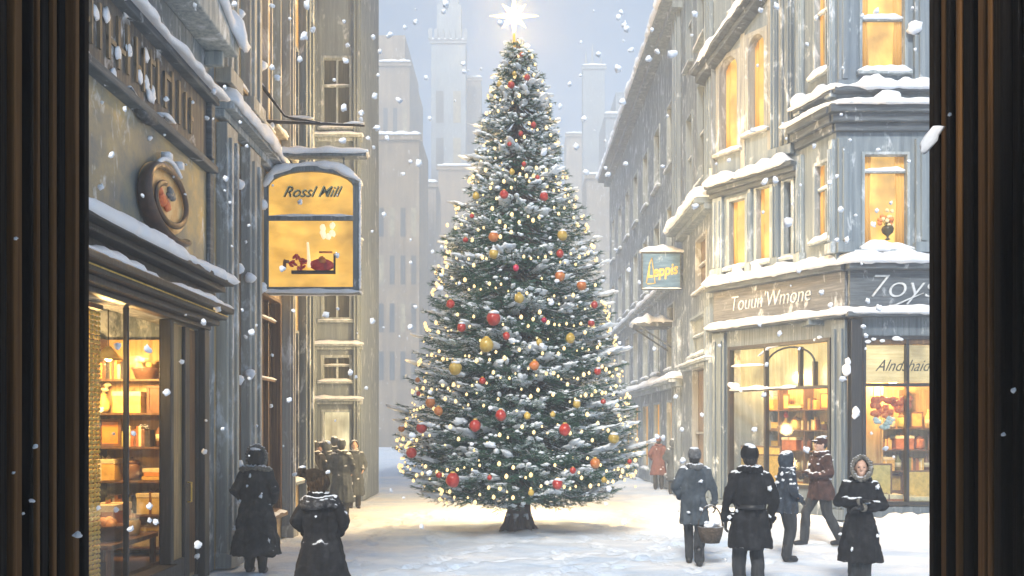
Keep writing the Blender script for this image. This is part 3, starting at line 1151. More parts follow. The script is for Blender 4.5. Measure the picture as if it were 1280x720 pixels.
STONE_FARTAN = surf('far_tan_stone', (.21, .16, .10), (.28, .22, .14), (.14, .11, .07), streak=(2, 2, .15), bump=0, frost=.1)
D1, D2 = 120, 150
block('stepped_building', 'tan stepped tall building standing in the mist at far left, left of the stone tower',
      px2(440, D1), px2(512, D1), D1, 18, pz2(75, D1), STONE_FARTAN, wins=((6, [12, 18, 24, 30, 36, 42]),),
      steps=((px2(452, D1), px2(506, D1), 3.5),))
block('misty_building', 'lower tan building in the mist in front of the stepped one',
      px2(470, 92), px2(524, 92), 92, 10, pz2(165, 92), STONE_FARTAN, wins=((4, [7, 12, 17, 22]),))
tw = block('stone_tower', 'tall square stone tower with a parapet, high above the mist left of the tree',
           px2(539, D2), px2(582, D2), D2, 5, pz2(48, D2), STONE_BLUE, wins=((2, [29, 38, 46, 54]),),
           steps=((px2(546, D2), px2(576, D2), 6), (px2(550, D2), px2(572, D2), 4)))
mb = MB()
for k in range(7):
    xx = px2(538 + 44 * k / 6, D2)
    mb.box(xx - .3, xx + .3, D2 - .7, D2 - .05, pz2(48, D2) - .3, pz2(38, D2))
mb.build('parapet', STONE_BLUE, tw)
for nm_, lb_, p0_, p1_, dd_, py_, m_, zs_ in (
        ('narrow_tower', 'narrow pale tower hugging the right flank of the stone tower', 583, 601, 158, 95, STONE_FAR, [20, 28, 36]),
        ('low_block', 'pale low building just right of the misty tan one', 515, 545, 108, 225, STONE_FAR, [6, 10, 14, 18]),
        ('low_block', 'faint building seen between the stone tower and the tree', 548, 592, 125, 205, STONE_FARTAN, [7, 12, 17, 22]),
        ('low_block', 'faint building right of the tree crown, lower than its neighbours', 690, 716, 128, 235, STONE_FARTAN, [7, 12, 17, 22]),
        ('narrow_tower', 'faint narrow tower between the tree crown and the slim tower', 708, 729, 160, 165, STONE_FAR, [14, 22, 30]),
        ('low_block', 'faint building at the foot of the slim tower', 733, 764, 112, 215, STONE_FAR, [6, 10, 14, 18, 22])):
    block(nm_, lb_, px2(p0_, dd_), px2(p1_, dd_), dd_, 7, pz2(py_, dd_), m_, wins=((3, zs_),))
tw2 = block('slim_tower', 'slim blue-grey tower with a tall spire right of the tree top',
            px2(729, D2), px2(756, D2), D2, 3, pz2(80, D2), STONE_BLUE, wins=((2, [20, 28, 36]),))
mb = MB()
for pxx, h in ((733, 22), (741, 30), (752, 14)):
    mb.tube([(px2(pxx, D2), D2 + 1, pz2(80, D2)), (px2(pxx, D2), D2 + 1, pz2(80 - h, D2))], [.35, .04], 6)
mb.build('spire', STONE_BLUE, tw2)
block('blue_block', 'blue-grey building on the skyline between the slim tower and the long terrace', px2(757, 130), px2(812, 130), 130, 10,
      pz2(140, 130), STONE_BLUE, wins=((5, [12, 17, 22, 27, 32]),), steps=((px2(770, 130), px2(800, 130), 3),))
# =================================================================== RIGHT: corner shop building
P0 = Vector((5.1, 22.2, 0)); P1 = Vector((7.3, 19.1, 0))
du = (P1 - P0).normalized()
FA = Fac(P0, du, (du.y, -du.x, 0))            # angled ground floor face
LA = (P1 - P0).length
FB = Fac(P1, (1, 0, 0), (0, -1, 0))           # ground floor face towards us
R1 = thing('corner_shop_building', 'blue-grey corner shop building with bay windows and warm lit shopfronts', 'building', (7.3, 21, 0))
LITK = lit('shop_transom_glow', (1, .72, .28), (.8, .47, .12), .8)
# --- ground floor, angled face
a0, a1 = FA.ua(911), FA.ua(1039)
zt, zb = 4.0, .62
mb = MB()
FA.wall(mb, 0, LA - .14, 0, 4.42, [(a0, a1, zb, zt)], w0=-.2)
FA.box(mb, 0, LA, 4.42, 5.55, -.2, 0)
FB.wall(mb, 0.3, 5.5, 0, 4.42, [(.32, 3.4, .3, 4.0)], w0=-.2)
FB.box(mb, .0, 5.5, 4.42, 5.55, -.2, 0)
# carcass: back, floor slab, far side
mb.box(8.3, 12.8, 21.0, 21.2, 0, 5.5)
mb.box(5.3, 12.8, 22.5, 22.7, 0, 5.5)
mb.box(12.6, 12.8, 19.3, 20.99, 0, 5.5)
mb.box(6.6, 12.8, 19.6, 22.49, 4.3, 4.5)
mb.build('wall', GREYW, R1, bevel=.01)
mb = MB()
FA.box(mb, 0.05, LA - .25, -.05, .05, -1.6, -.21)
mb.box(7.6, 12.5, 19.35, 20.98, -.05, .05)
mb.build('shop_floor', BROWNW, R1)
mb = MB()
FA.box(mb, .2, 3.6, .0, 4.25, -1.65, -1.58)
FA.box(mb, 3.52, 3.58, .0, 4.25, -1.57, -.25)
FA.box(mb, .12, .18, .0, 4.25, -1.57, -.25)
mb.box(8.35, 12.5, 20.9, 20.98, .0, 4.25)
mb.build('interior_wall', surf('warm_interior', (.55, .38, .16), (.7, .5, .24), (.36, .22, .09), streak=(5, 5, 1), rough=.7, bump=.2), R1)
# pilasters of the ground floor
for u0, u1 in ((0.02, FA.ua(908)), (FA.ua(1042), LA - .02)):
    pilaster(FA, R1, u0, u1, 0, 4.36, GREYW, w=.1, flutes=2)
mb = MB()
FB.box(mb, .03, .27, 0, 4.36, -.12, .1)
mb.build('corner_post', BLACKW, R1, bevel=.01)
# --- shop windows as parts
def shopwin(fac, u0, u1, z0, z1, posts, trans, m, label, extra=None):
    mb = MB()
    fac.box(mb, u0, u0 + .07, z0, z1, -.12, .05)
    fac.box(mb, u1 - .07, u1, z0, z1, -.12, .05)
    fac.box(mb, u0 + .07, u1 - .07, z1 - .08, z1, -.12, .05)
    fac.box(mb, u0 + .07, u1 - .07, z0, z0 + .08, -.12, .05)
    for t in trans:
        fac.box(mb, u0 + .07, u1 - .07, t - .035, t + .035, -.1, .04)
    for q, za, zb_ in posts:
        fac.box(mb, q - .03, q + .03, za, zb_, -.098, .042)
    if extra:
        extra(mb)
    w = mb.build('shop_window', m, R1, bevel=.006)
    w['label'] = label
    mb = MB(); fac.box(mb, u0 + .05, u1 - .05, z0 + .05, z1 - .05, -.05, -.042)
    mb.build('pane', glass(), w)
    return w
zt1 = 2.92
def archbars(mb):
    for c, hw, zc, hh in (((FA.ua(957) + FA.ua(1018)) / 2, (FA.ua(1018) - FA.ua(957)) / 2, 3.45, .42),):
        pr = None
        for k in range(13):
            a = math.pi * k / 12
            q = (c + hw * math.cos(a), zc + hh * math.sin(a))
            if pr:
                mb.tube([FA.p(*pr, -.02), FA.p(*q, -.02)], .025, 6)
            pr = q
sw1 = shopwin(FA, a0, a1, zb, zt, [(FA.ua(957), zt1, zt), (FA.ua(957), zb, zt1), (FA.ua(1000), zt1, 3.86), (FA.ua(1018), zt1, 3.5)],
        [zt1], BLACKW, 'shop window with arched transom bars', archbars)
mb = MB()
snow_ridge(mb, [FA.p(a0 + .07, zt1 + .02, 0), FA.p(a1 - .9, zt1 + .02, 0)], .12, .06, 50, lump=.9)
snow_ridge(mb, [FA.p(a0 + .1, 3.52, -.0), FA.p(FA.ua(955), 3.5, -.0)], .07, .05, 51, lump=.6)
snow_ridge(mb, [FA.p(FA.ua(948), 3.72, 0), FA.p(FA.ua(962), 3.9, 0), FA.p(FA.ua(975), 3.93, 0)], .08, .05, 53, lump=.6)
for k, (px, py, s) in enumerate(((920, 483, .13), (915, 481, .1), (928, 488, .07), (1020, 425, .05), (1026, 422, .06))):
    u = FA.ua(px); mb.blob(FA.p(u, FA.za(u, py), .03), (s, s * .5, s * .7), k, .4)
mb.build('snow_cap', SNOW, sw1, smooth=True)
mb = MB(); FA.box(mb, a0 + .06, a1 - .06, zt1 + .04, zt - .06, -.4, -.37)
mb.build('backlit_blind', LITK, sw1)
# --- front window
sw2 = shopwin(FB, .3, 3.4, .32, 4.0, [(FB.ua(1134), .3, 3.98), (2.6, .3, 3.98)], [zz3(481, 19.1)], BLACKW, 'front shop window under the cream script board')
mb = MB(); FB.box(mb, .3, 3.4, zz3(430, 19.1), 4.0, -.118, .02); mb.build('header_board', BROWNW, sw2)
mb = MB(); FB.box(mb, .38, 3.3, zz3(478, 19.1), zz3(431, 19.1), -.18, -.13)
cb = mb.build('script_board', lit('script_board_glow', (.9, .68, .34), (.7, .48, .18), .85, streak=(2, 2, 26)), sw2)  # board emits so that it looks bright in the unlit header
# lettering painted on the board behind the bar
for zoff, mm in ((0, DARKP),):
    o_ = text_mesh('script_lettering', 'Alndshaid', .36, FB, FB.ua(1122) + .15, zz3(457, 19.1), -.125, mm, R1, shear=.55, extrude=.004, offset=.0, sx=.82)
    o_.parent = sw2
mb = MB()
for k, (px, py, s) in enumerate(((1085, 427, .07), (1092, 424, .06), (1103, 426, .06), (1120, 423, .09), (1126, 424, .06))):
    mb.blob(P(px, py, 19.03), (s, .03, s * .6), k, .4)
for k, (px, py, s) in enumerate(((1058, 462, .14), (1060, 452, .09), (1070, 515, .12), (1068, 520, .07))):
    mb.blob(P(px, py, 18.9), (s * .7, .05, s), k + 30, .4)
mb.build('snow_cap', SNOW, sw2, smooth=True)
# --- fascias
mb = MB(); FA.box(mb, .06, LA - .02, 4.5, 5.4, .002, .1)
fa = mb.build('fascia_board', TAUPE, R1, bevel=.01); fa['label'] = 'grey fascia board on the angled front'
o_ = text_mesh('fascia_lettering', "Touun'Wmone", .52, FA, (FA.ua(925) + FA.ua(1007)) / 2, 5.02, .11, WHITEP, R1, shear=.22, extrude=.02, offset=-.008, sx=.72)
o_.parent = fa
mb = MB(); FB.box(mb, -.02, 5.5, 4.5, 5.4, .002, .14)
fb = mb.build('fascia_board', SLATE, R1, bevel=.01); fb['label'] = 'dark slate fascia board facing the street'
o_ = text_mesh('fascia_lettering', '7oys', .72, FB, FB.ua(1122) + .02, zz3(359, 18.95), .15, WHITEP, R1, shear=.25, extrude=.02, offset=-.012, sx=1.12)
o_.parent = fb
mb = MB()
pts = [P(px, py, 18.93) for px, py in ((1100, 385), (1120, 381), (1138, 373), (1155, 366))]
mb.tube(pts, [.006, .02, .02, .006], 6); 
o_ = mb.build('underline_stroke', WHITEP, fb, smooth=True)
# lower and upper ledges of the fascia
mb = MB()
FA.box(mb, -.05, LA + .02, 4.4, 4.498, -.02, .26); FB.box(mb, -.12, 5.5, 4.4, 4.498, -.02, .3)
FA.box(mb, -.05, LA + .02, 5.402, 5.6, -.02, .3); FB.box(mb, -.12, 5.5, 5.402, 5.6, -.02, .36)
mb.build('cornice', TRIM_DK, R1, bevel=.015)
def ridgeAB(mb, z, w, T, seed, ww):
    c = FA.p(LA + .03, z, w)
    snow_ridge(mb, [FA.p(-.08, z, w), FA.p(LA - .25, z, w), FB.p(.05, z, w + .03), FB.p(5.5, z, w)], ww, T, seed, over=.45, lump=.35)
mb = MB()
ridgeAB(mb, 4.5, .14, .13, 61, .36)
ridgeAB(mb, 5.6, .12, .2, 63, .62)
for k, px in enumerate((925, 948, 1035, 1042)):
    u = min(FA.ua(px), LA)
    mb.blob(FA.p(u, 5.8, .06), (.16, .16, .22 if k != 3 else .35), k, .4)
mb.build('snow_cap', SNOW, R1, smooth=True)

# --- upper floors
U2 = FA.ua(1000)
FU = FA
B0 = FA.p(U2, 0, 0); B1 = Vector((6.96, 18.9, 0)); dub = (B1 - B0)
FC = Fac(B0, dub, (dub.y, -dub.x, 0)); LC = dub.length
FD = Fac(B1, (1, 0, 0), (0, -1, 0))
def wspec(fac, px0, px1, py0, py1):
    u0, u1 = sorted((fac.ua(px0), fac.ua(px1)))
    um = (u0 + u1) / 2
    return [u0, u1, fac.za(um, py1), fac.za(um, py0)]
wA = [wspec(FU, 909, 935, 246, 336), wspec(FU, 943, 966, 230, 330), wspec(FU, 977, 993, 222, 322)]
arA = [wspec(FU, 896, 926, 66, 190), wspec(FU, 932, 960, 38, 165)]
tpA = [wspec(FU, 915, 930, -60, 12), wspec(FU, 940, 952, -80, 5)]
wC = [wspec(FC, 1017, 1041, 200, 300), wspec(FC, 1017, 1040, -30, 92)]
wD = [wspec(FD, 1077, 1137, 190, 311), wspec(FD, 1074, 1134, -30, 90)]
ZB, ZM = 5.6, 8.05
for s in wA:
    s[2] = max(s[2], 5.95)
mb = MB()
FU.wall(mb, 0, U2, ZB + .002, 18, wA + arA + tpA, w0=-.25)
FC.wall(mb, 0, LC, ZB + .002, 16, wC, w0=-.25)
FD.wall(mb, 0, 5.5, ZB + .002, 16, wD, w0=-.25)
mb.box(6.6, 12.4, 20.2, 24, 5.6, 16)
mb.box(5.9, 12.4, 22.0, 28, 5.6, 16)
mb.build('upper_wall', STONE_BLUE, R1)
for k, s in enumerate(wA):
    window(FU, R1, *s, LIT if k < 2 else DARKGLASS, TRIM, snow=.1 if k < 2 else .05, fw=.08, depth=.16)
for s in arA:
    window(FU, R1, *s, LIT, STONE_BEIGE, arch=1.3, snow=.1, fw=.1, depth=.24, label='tall lit arched window')
for s in tpA:
    window(FU, R1, *s, LIT_DIM, STONE_BEIGE, snow=.08)
for s in wC:
    window(FC, R1, *s, LIT_DIM, TRIM, snow=.12, fw=.07, bars_z=(s[2] * .35 + s[3] * .65,), bars_u=(s[0] * .5 + s[1] * .5,))
for k, s in enumerate(wD):
    um = 1.0
    bz = FD.za(um, 213 if k == 0 else 22)
    window(FD, R1, *s, LIT, TRIM, snow=.14, fw=.06, bars_z=(bz,), depth=.16)
# trims
def pil2(fac, u0, u1, z0, z1, m=TRIM, w=.1, fl=2):
    pilaster(fac, R1, u0, u1, z0, z1, m, w=w, flutes=fl)
pil2(FU, .02, FU.ua(905), 5.75, ZM - .2, TRIM); pil2(FU, FU.ua(937.5), FU.ua(941), 5.75, ZM - .2, TRIM)
pil2(FU, FU.ua(969), FU.ua(975), 5.75, ZM - .2, STONE_BLUE)
pil2(FU, .02, FU.ua(894.5), 8.3, 11.3, STONE_BEIGE); pil2(FU, FU.ua(966), FU.ua(974), 8.3, 13, STONE_BLUE); pil2(FU, FU.ua(978), FU.ua(992), 8.3, 14, STONE_GREY)
pil2(FC, .01, .16, 5.75, 8.2, TRIM); pil2(FC, LC - .14, LC - .01, 5.75, 8.2, TRIM)
pil2(FC, .01, .16, 9.1, 13, TRIM); pil2(FC, LC - .14, LC - .01, 9.1, 13, TRIM)
pil2(FD, .02, .3, 5.75, 8.2, STONE_BLUE, fl=1); pil2(FD, FD.ua(1143), FD.ua(1160), 5.75, 8.2, STONE_BLUE, fl=1)
pil2(FD, .02, .28, 9.2, 13, STONE_BLUE, fl=1); pil2(FD, FD.ua(1141), FD.ua(1158), 9.2, 13, STONE_BLUE, fl=1)
# beige spandrel round the arches
mb = MB(); FU.box(mb, .1, arA[0][0] - .01, 8.3, 11.3, .002, .03); FU.box(mb, arA[0][1] + .01, arA[1][0] - .01, 8.3, 11.6, .002, .03)
FU.box(mb, arA[1][1] + .01, U2 - .5, 8.3, 12.2, .002, .03)
mb.build('spandrel', STONE_BEIGE, R1)
# mid ledges
mb = MB()
for k in range(3):
    FU.box(mb, -.05, U2, 7.75 + .11 * k, 7.858 + .11 * k, -.02, .14 + .1 * k)
zc0, zc1 = 8.35, 8.9
for k in range(3):
    FC.box(mb, -.05, LC + .02 + .05 * k, zc0 + .17 * k, zc0 + .168 + .17 * k, -.02, .12 + .11 * k)
    FD.box(mb, -.06 - .09 * k, 5.5, zc0 + .17 * k, zc0 + .168 + .17 * k, -.02, .12 + .11 * k)
FC.box(mb, -.02, LC + .02, 9.16, 9.26, -.02, .2); FD.box(mb, -.1, 5.5, 9.16, 9.26, -.02, .22)
mb.build('cornice', TRIM_DK, R1, bevel=.015)
mb = MB()
snow_ridge(mb, [FU.p(-.05, 8.09, .16), FU.p(U2 - .15, 8.09, .16), ], .5, .2, 71, over=.5, lump=.5)
snow_ridge(mb, [FC.p(-.15, 8.87, .18), FC.p(LC, 8.87, .18), FD.p(.0, 8.87, .2), FD.p(5.5, 8.87, .18)], .5, .12, 72, over=.6)
snow_ridge(mb, [FC.p(-.1, 9.27, .1), FC.p(LC, 9.27, .1), FD.p(.05, 9.27, .12), FD.p(5.5, 9.27, .1)], .34, .16, 73, over=.6, lump=.8)
mb.blob(FD.p(FD.ua(1103), 9.0, .25), (.3, .15, .17), 3, .3)
mb.blob(FC.p(.1, 9.4, .1), (.2, .2, .2), 5, .3)
mb.blob(FD.p(FD.ua(1141), 10.55, .12), (.16, .12, .14), 7, .4)
mb.blob(FD.p(FD.ua(1137), 10.5, .12), (.12, .1, .1), 8, .4)
mb.build('snow_cap', SNOW, R1, smooth=True)
# raked gable cornice over the arches
ua_, ub_ = FU.ua(868), FU.ua(958)
za_, zb_ = FU.za(0.05, 76), FU.za(FU.ua(952), 6)
mb = MB()
q0 = FU.p(-.35, za_ - .35, .22); q1 = FU.p(FU.ua(975), zb_ + .45, .22)
for w0_, h0, h1 in ((.1, -.16, -.0), (.28, .002, .12)):
    mb.hexa([q0 + FU.n * -.4 + Vector((0, 0, h0)), q1 + FU.n * -.4 + Vector((0, 0, h0)), q1 + FU.n * w0_ + Vector((0, 0, h0)), q0 + FU.n * w0_ + Vector((0, 0, h0)),
             q0 + FU.n * -.4 + Vector((0, 0, h1)), q1 + FU.n * -.4 + Vector((0, 0, h1)), q1 + FU.n * w0_ + Vector((0, 0, h1)), q0 + FU.n * w0_ + Vector((0, 0, h1))])
mb.build('gable_cornice', TRIM_DK, R1, bevel=.01)
mb = MB()
snow_ridge(mb, [q0 + Vector((0, 0, .12)), q0.lerp(q1, .5) + Vector((0, 0, .14)), q1 + Vector((0, 0, .12))], .62, .3, 77, over=.3, lump=.5)
mb.build('snow_cap', SNOW, R1, smooth=True)
# snow drift at the foot of the shop
mb = MB()
snow_ridge(mb, [FB.p(.25, -.05, .35), FB.p(5.5, -.05, .4)], .9, .22, 81, over=.1, lump=.5)
snow_ridge(mb, [FA.p(.1, -.05, .2), FA.p(LA - .3, -.05, .25)], .5, .12, 82, over=.1)
mb.build('snow_drift', SNOW, smooth=True)
bpy.data.objects['snow_drift']['kind'] = 'structure'
# sill snow in front window
# flower vase in the lit window of the bay
fv = thing('flower_vase', 'dark vase of orange and cream flowers in the lit bay window', 'vase', FD.p(FD.ua(1110), FD.za(1, 296), .02))
bx, bz_ = FD.ua(1110), FD.za(1, 300)
mb = MB(); mb.lathe(FD.p(bx, bz_, -.02), [(.03, 0), (.06, .02), (.02, .05), (.03, .09), (.11, .16), (.13, .24), (.10, .3)])
mb.build('vase', surf('olive_glaze', (.06, .05, .02), rough=.25), fv, smooth=True)
mb = MB()
for k in range(9): mb.blob(FD.p(bx - .04 + rr.uniform(-.14, .12), bz_ + .4 + rr.uniform(-.08, .14), rr.uniform(-.04, .04)), (.05, .04, .05), k, .5)
mb.build('orange_flowers', surf('orange_petals', (.75, .25, .07), scale=20), fv, smooth=True)
mb = MB()
for k in range(9): mb.blob(FD.p(bx + rr.uniform(-.12, .16), bz_ + .42 + rr.uniform(-.12, .28), rr.uniform(-.04, .04)), (.045, .035, .045), k + 20, .5)
mb.build('cream_flowers', surf('cream_petals', (.85, .7, .4), scale=20), fv, smooth=True)
mb = MB()
for k in range(8):
    a = rr.uniform(-1, 1)
    mb.tube([FD.p(bx + a * .05, bz_ + .28, 0), FD.p(bx + a * .15, bz_ + .42 + .1 * rr.random(), 0)], .008, 5)
mb.build('stems', surf('stem_green', (.12, .14, .03)), fv)

# =================================================================== RIGHT: second building
FR = Fac((5.1, 26.3, 0), (0, -1, 0), (-1, 0, 0))       # u runs towards us
LR = 26.3 - 22.2
R2 = thing('narrow_building', 'narrow grey building with a lit cabinet over its door, beside the corner shop', 'building', (5.1, 24.3, 0))
def ru(px): return 26.3 - 5.1 * F_PX / (px - 640)
def rz(px, py): return pz2(py, 5.1 * F_PX / (px - 640))
W = [(ru(863), ru(884), rz(874, 443), rz(874, 392), LIT_FAINT, TRIM), (ru(866), ru(884), 0.05, rz(874, 458), BROWNGLASS, STONE_BEIGE),
     (ru(858), ru(866), 8.6, 11, DARKGLASS, STONE_BLUE), (ru(872), ru(884), 8.6, 11.4, DARKGLASS, STONE_BLUE),
     (ru(858), ru(866), 12.4, 15, DARKGLASS, STONE_BLUE), (ru(872), ru(884), 12.4, 15.2, DARKGLASS, STONE_BLUE),
     (ru(870), ru(884), 5.7, 7.2, BROWNGLASS, STONE_BEIGE)]
mb = MB()
FR.wall(mb, 0, LR - .05, 0, 20, [w[:4] for w in W])
FR.box(mb, 0, LR - .05, 0, 20, -4, -.302)
mb.build('wall', STONE_GREY, R2)
for k, w in enumerate(W):
    window(FR, R2, *w, sill=k != 1, snow=.06 if k != 1 else 0, bars_z=((w[2] + w[3]) / 2,), fw=.07,
           label=('lit glazed cabinet window', 'tall panelled brown door')[k] if k < 2 else None)
ledge(FR, R2, 0, LR - .05, 7.85, proj=.5, h=.3, mat=STONE_BLUE, snow=.25, seed=91)
ledge(FR, R2, .3, LR - .05, rz(874, 448) - .1, proj=.25, h=.15, mat=TRIM, snow=.06, seed=93)
for a, b in ((845, 851), (886.5, 892)):
    pilaster(FR, R2, ru(a), min(ru(b), LR - .06), 0, 5.3, STONE_BLUE if a > 860 else STONE_GREY, w=.12, flutes=2)
    pilaster(FR, R2, ru(a), min(ru(b), LR - .06), 8.2, 19, STONE_BLUE, w=.12, flutes=2)
# third: long terrace
R3 = thing('long_terrace', 'long grey terrace with a snowy roofline running into the mist on the right', 'building', (5.1, 36, 0))
FT = Fac((5.1, 46, 0), (0, -1, 0), (-1, 0, 0))
LT = 46 - 26.35
Wt = []
for i in range(7):
    u = 1.2 + i * 2.65
    for z in (3.9, 7.1, 10.4):
        Wt.append((u, u + 1.25, z, z + 2.1))
    Wt.append((u, u + 1.4, .5, 2.9))
mb = MB()
FT.wall(mb, 0, LT, 0, 14.6, Wt)
FT.box(mb, 0, LT, 0, 14.6, -5, -.302)
mb.build('wall', STONE_GREY, R3)
for k, w in enumerate(Wt):
    window(FT, R3, *w, rnd.choice((DARKGLASS, DARKGLASS, BROWNGLASS, LIT_FAINT)) if w[2] > 1 else LIT_DIM, TRIM, bars_u=((w[0] + w[1]) / 2,), snow=.08)
ledge(FT, R3, 0, LT, 15.0, proj=.6, h=.4, mat=STONE_BLUE, snow=.3, seed=95)
ledge(FT, R3, 0, LT, 6.6, proj=.3, h=.2, mat=TRIM, snow=.14, seed=96)
ledge(FT, R3, 0, LT, 3.5, proj=.4, h=.25, mat=TRIM, snow=.16, seed=97)
mb = MB()
FT.prism(mb, [(0, 15.0), (LT, 15.0), (LT, 15.02), (0, 15.02)], -4.9, -.1)
mb.hexa([FT.p(0, 15.03, .1), FT.p(LT, 15.03, .1), FT.p(LT, 15.03, -5), FT.p(0, 15.03, -5), FT.p(0, 15.1, .1), FT.p(LT, 15.1, .1), FT.p(LT, 17.2, -5), FT.p(0, 17.2, -5)])
mb.build('roof', SNOW, R3)

# blue hanging sign
d = 26.3
FS2 = Fac((0, d, 0), (1, 0, 0), (0, -1, 0))
x0, z0 = XZ(d, 803, 360); x1, z1 = XZ(d, 849, 318)
BS = thing('blue_hanging_sign', 'blue hanging sign with yellow lettering and snow on its top edge', 'sign', (x0, d - .1, z0))
mb = MB(); FS2.box(mb, x0, x1, z0, z1, .02, .14)
mb.build('board', surf('blue_signboard', (.10, .20, .32), (.18, .29, .42), (.07, .13, .22), streak=(2, 2, 14), frost=.1, bump=.2), BS, bevel=.01)
mb = MB()
for a in ((x0 - .04, x1 + .04, z1, z1 + .06), (x0 - .04, x1 + .04, z0 - .06, z0), (x0 - .04, x0, z0, z1), (x1, x1 + .04, z0, z1)):
    FS2.box(mb, *a, 0, .16)
mb.tube([(x1 + .02, d - .08, (z0 + z1) / 2), (5.12, d - .08, (z0 + z1) / 2)], .03)
mb.tube([(x1 + .02, d - .08, z1), (5.12, d - .08, z1)], .03)
mb.build('frame', TRIM_DK, BS, bevel=.008)
text_mesh('lettering', 'Leppis', .46, FS2, (x0 + x1) / 2, (z0 + z1) / 2 - .02, .145, GOLDP, BS, shear=.3, extrude=.01, offset=.012, sx=.78, rot=.14)
mb = MB()
mb.tube([P(px, py, d - .15) for px, py in ((808, 354), (812, 330), (815, 322), (817, 340), (819, 354), (809, 355))], .018, 5)
mb.build('flourish', GOLDP, BS, smooth=True)
mb = MB()
snow_ridge(mb, [(x0 - .1, d - .08, z1 + .06), (x1 + .15, d - .08, z1 + .06)], .26, .14, 101, over=.2)
snow_ridge(mb, [(x0 - .03, d - .08, z0 - .04), (x1 + .05, d - .08, z0 - .04)], .2, .05, 102, over=.2)
mb.build('snow_cap', SNOW, BS, smooth=True)
# small canopy with heaped snow
d = 28.2
CN = thing('shop_canopy', 'small projecting shop canopy heaped with snow on the misty terrace', 'canopy', (4.5, d, P(0, 410, d).z))
xa = px2(793, d); zc_ = P(0, 410, d).z
mb = MB(); mb.box(xa, 5.08, d - .5, d + .5, zc_, zc_ + .14)
mb.tube([(xa + .1, d - .45, zc_), (5.08, d - .45, zc_ - .7)], .03); mb.tube([(xa + .1, d + .45, zc_), (5.08, d + .45, zc_ - .7)], .03)
mb.build('canopy_board', TRIM_DK, CN, bevel=.015)
mb = MB(); snow_ridge(mb, [(xa - .1, d, zc_ + .13), (xa + .4, d, zc_ + .15), (5.06, d, zc_ + .15)], 1.1, .36, 105, over=.25, lump=.6)
mb.build('snow_cap', SNOW, CN, smooth=True)

# =================================================================== dark wooden passage we look out of
JW = surf('dark_oak_batten', (.13, .065, .024), (.20, .105, .04), (.05, .025, .010), streak=(30, 30, .6), rough=.75, bump=.4, spec=.12)
JW2 = surf('shaded_black_batten', (.004, .003, .003), (.010, .007, .005), (.002, .002, .002), streak=(30, 30, .6), rough=.75, bump=.4, spec=.1)
JB = surf('black_oak', (.003, .003, .003), (.007, .006, .006), (.002, .002, .002), streak=(30, 30, 1.5), rough=.8, bump=.3, spec=.05)
for sx, lab in ((-1, 'dark fluted oak passage jamb, the left one'), (1, 'dark fluted oak passage jamb, the right one')):
    xi = 1.50 if sx < 0 else 1.50
    yend = 3.125 if sx < 0 else 3.20
    J = thing('fluted_jamb', lab, 'door jamb', (sx * xi, yend, 0))
    mb = MB()
    a, b = sorted((sx * (xi + .045), sx * (xi + .3)))
    mb.box(a, b, -1.5, yend, 0, 4.4)
    mb.build('backing_board', JB, J)
    rj = random.Random(5 if sx < 0 else 9)
    y = yend
    k = 0
    while y > 1.2:
        w = rj.choice((.018, .026, .034, .045)) if k else .04
        pr = rj.choice((.02, .03, .045))
        mb = MB()
        a, b = sorted((sx * (xi + .045 - .002), sx * (xi + .045 - pr)))
        mb.box(a, b, y - w, y, 0, 4.4)
        mb.build('batten', JW if (k % 2 == 1 and k < 9) else JW2, J, bevel=.006)  # brown stops after the first few; deeper battens blackened for the passage shade
        y -= w + rj.choice((.012, .02, .03, .05))
        k += 1
H_ = thing('shade_canopy', 'unseen dark timber canopy, cut short to keep the inner passage in shade', 'canopy', (0, 0, 4.4))
mb = MB(); mb.box(-1.8, 1.8, -1.5, .5, 4.402, 4.7)  # overhead slab out of view, its length set to darken the inner jambs
mb.build('shade_slab', JB, H_)
# =================================================================== the Christmas tree
TX, TY = .12, 17.0
PROF = [(.55, .9), (.75, 1.95), (1.0, 2.35), (1.35, 2.45), (1.9, 2.4), (2.5, 2.2), (3.1, 2.05), (3.9, 1.9), (4.7, 1.75), (5.5, 1.5),
        (6.3, 1.18), (6.8, .98), (7.3, .85), (8.0, .72), (8.6, .5), (9.1, .28), (9.45, .1)]
def prof(z):
    if z <= PROF[0][0]: return PROF[0][1]
    for (a, ra), (b, rb) in zip(PROF, PROF[1:]):
        if z <= b:
            return ra + (rb - ra) * (z - a) / (b - a)
    return .05
tr = random.Random(11)
TREE = thing('christmas_tree', 'tall snowy Christmas tree covered in lights and baubles in the middle of the street', 'Christmas tree', (TX, TY, 0))
TO = Vector((TX, TY, 0))
mb = MB()
pts, rad = [], []
for k in range(30):
    z = -.1 + 9.5 * k / 29
    pts.append(TO + Vector((.03 * math.sin(z * 1.3), .03 * math.cos(z), z)))
    rad.append((.22 if z > .5 else .22 + .14 * max(0, .5 - z) ** 1.2) * (1 - z / 9.9) + .012)
mb.tube(pts, rad, 14)
for k in range(7):
    a = k * .9
    mb.tube([TO + Vector((.2 * math.cos(a), .2 * math.sin(a), .35)), TO + Vector((.27 * math.cos(a), .27 * math.sin(a), .12)), TO + Vector((.42 * math.cos(a), .42 * math.sin(a), -.02))], [.07, .06, .03], 6)
BARK = surf('spruce_bark', (.10, .065, .05), (.19, .13, .10), (.035, .022, .018), streak=(22, 22, 3), rough=.9, bump=1.0, bscale=60, snowtop=.35)
mb.build('trunk', BARK, TREE, smooth=True)

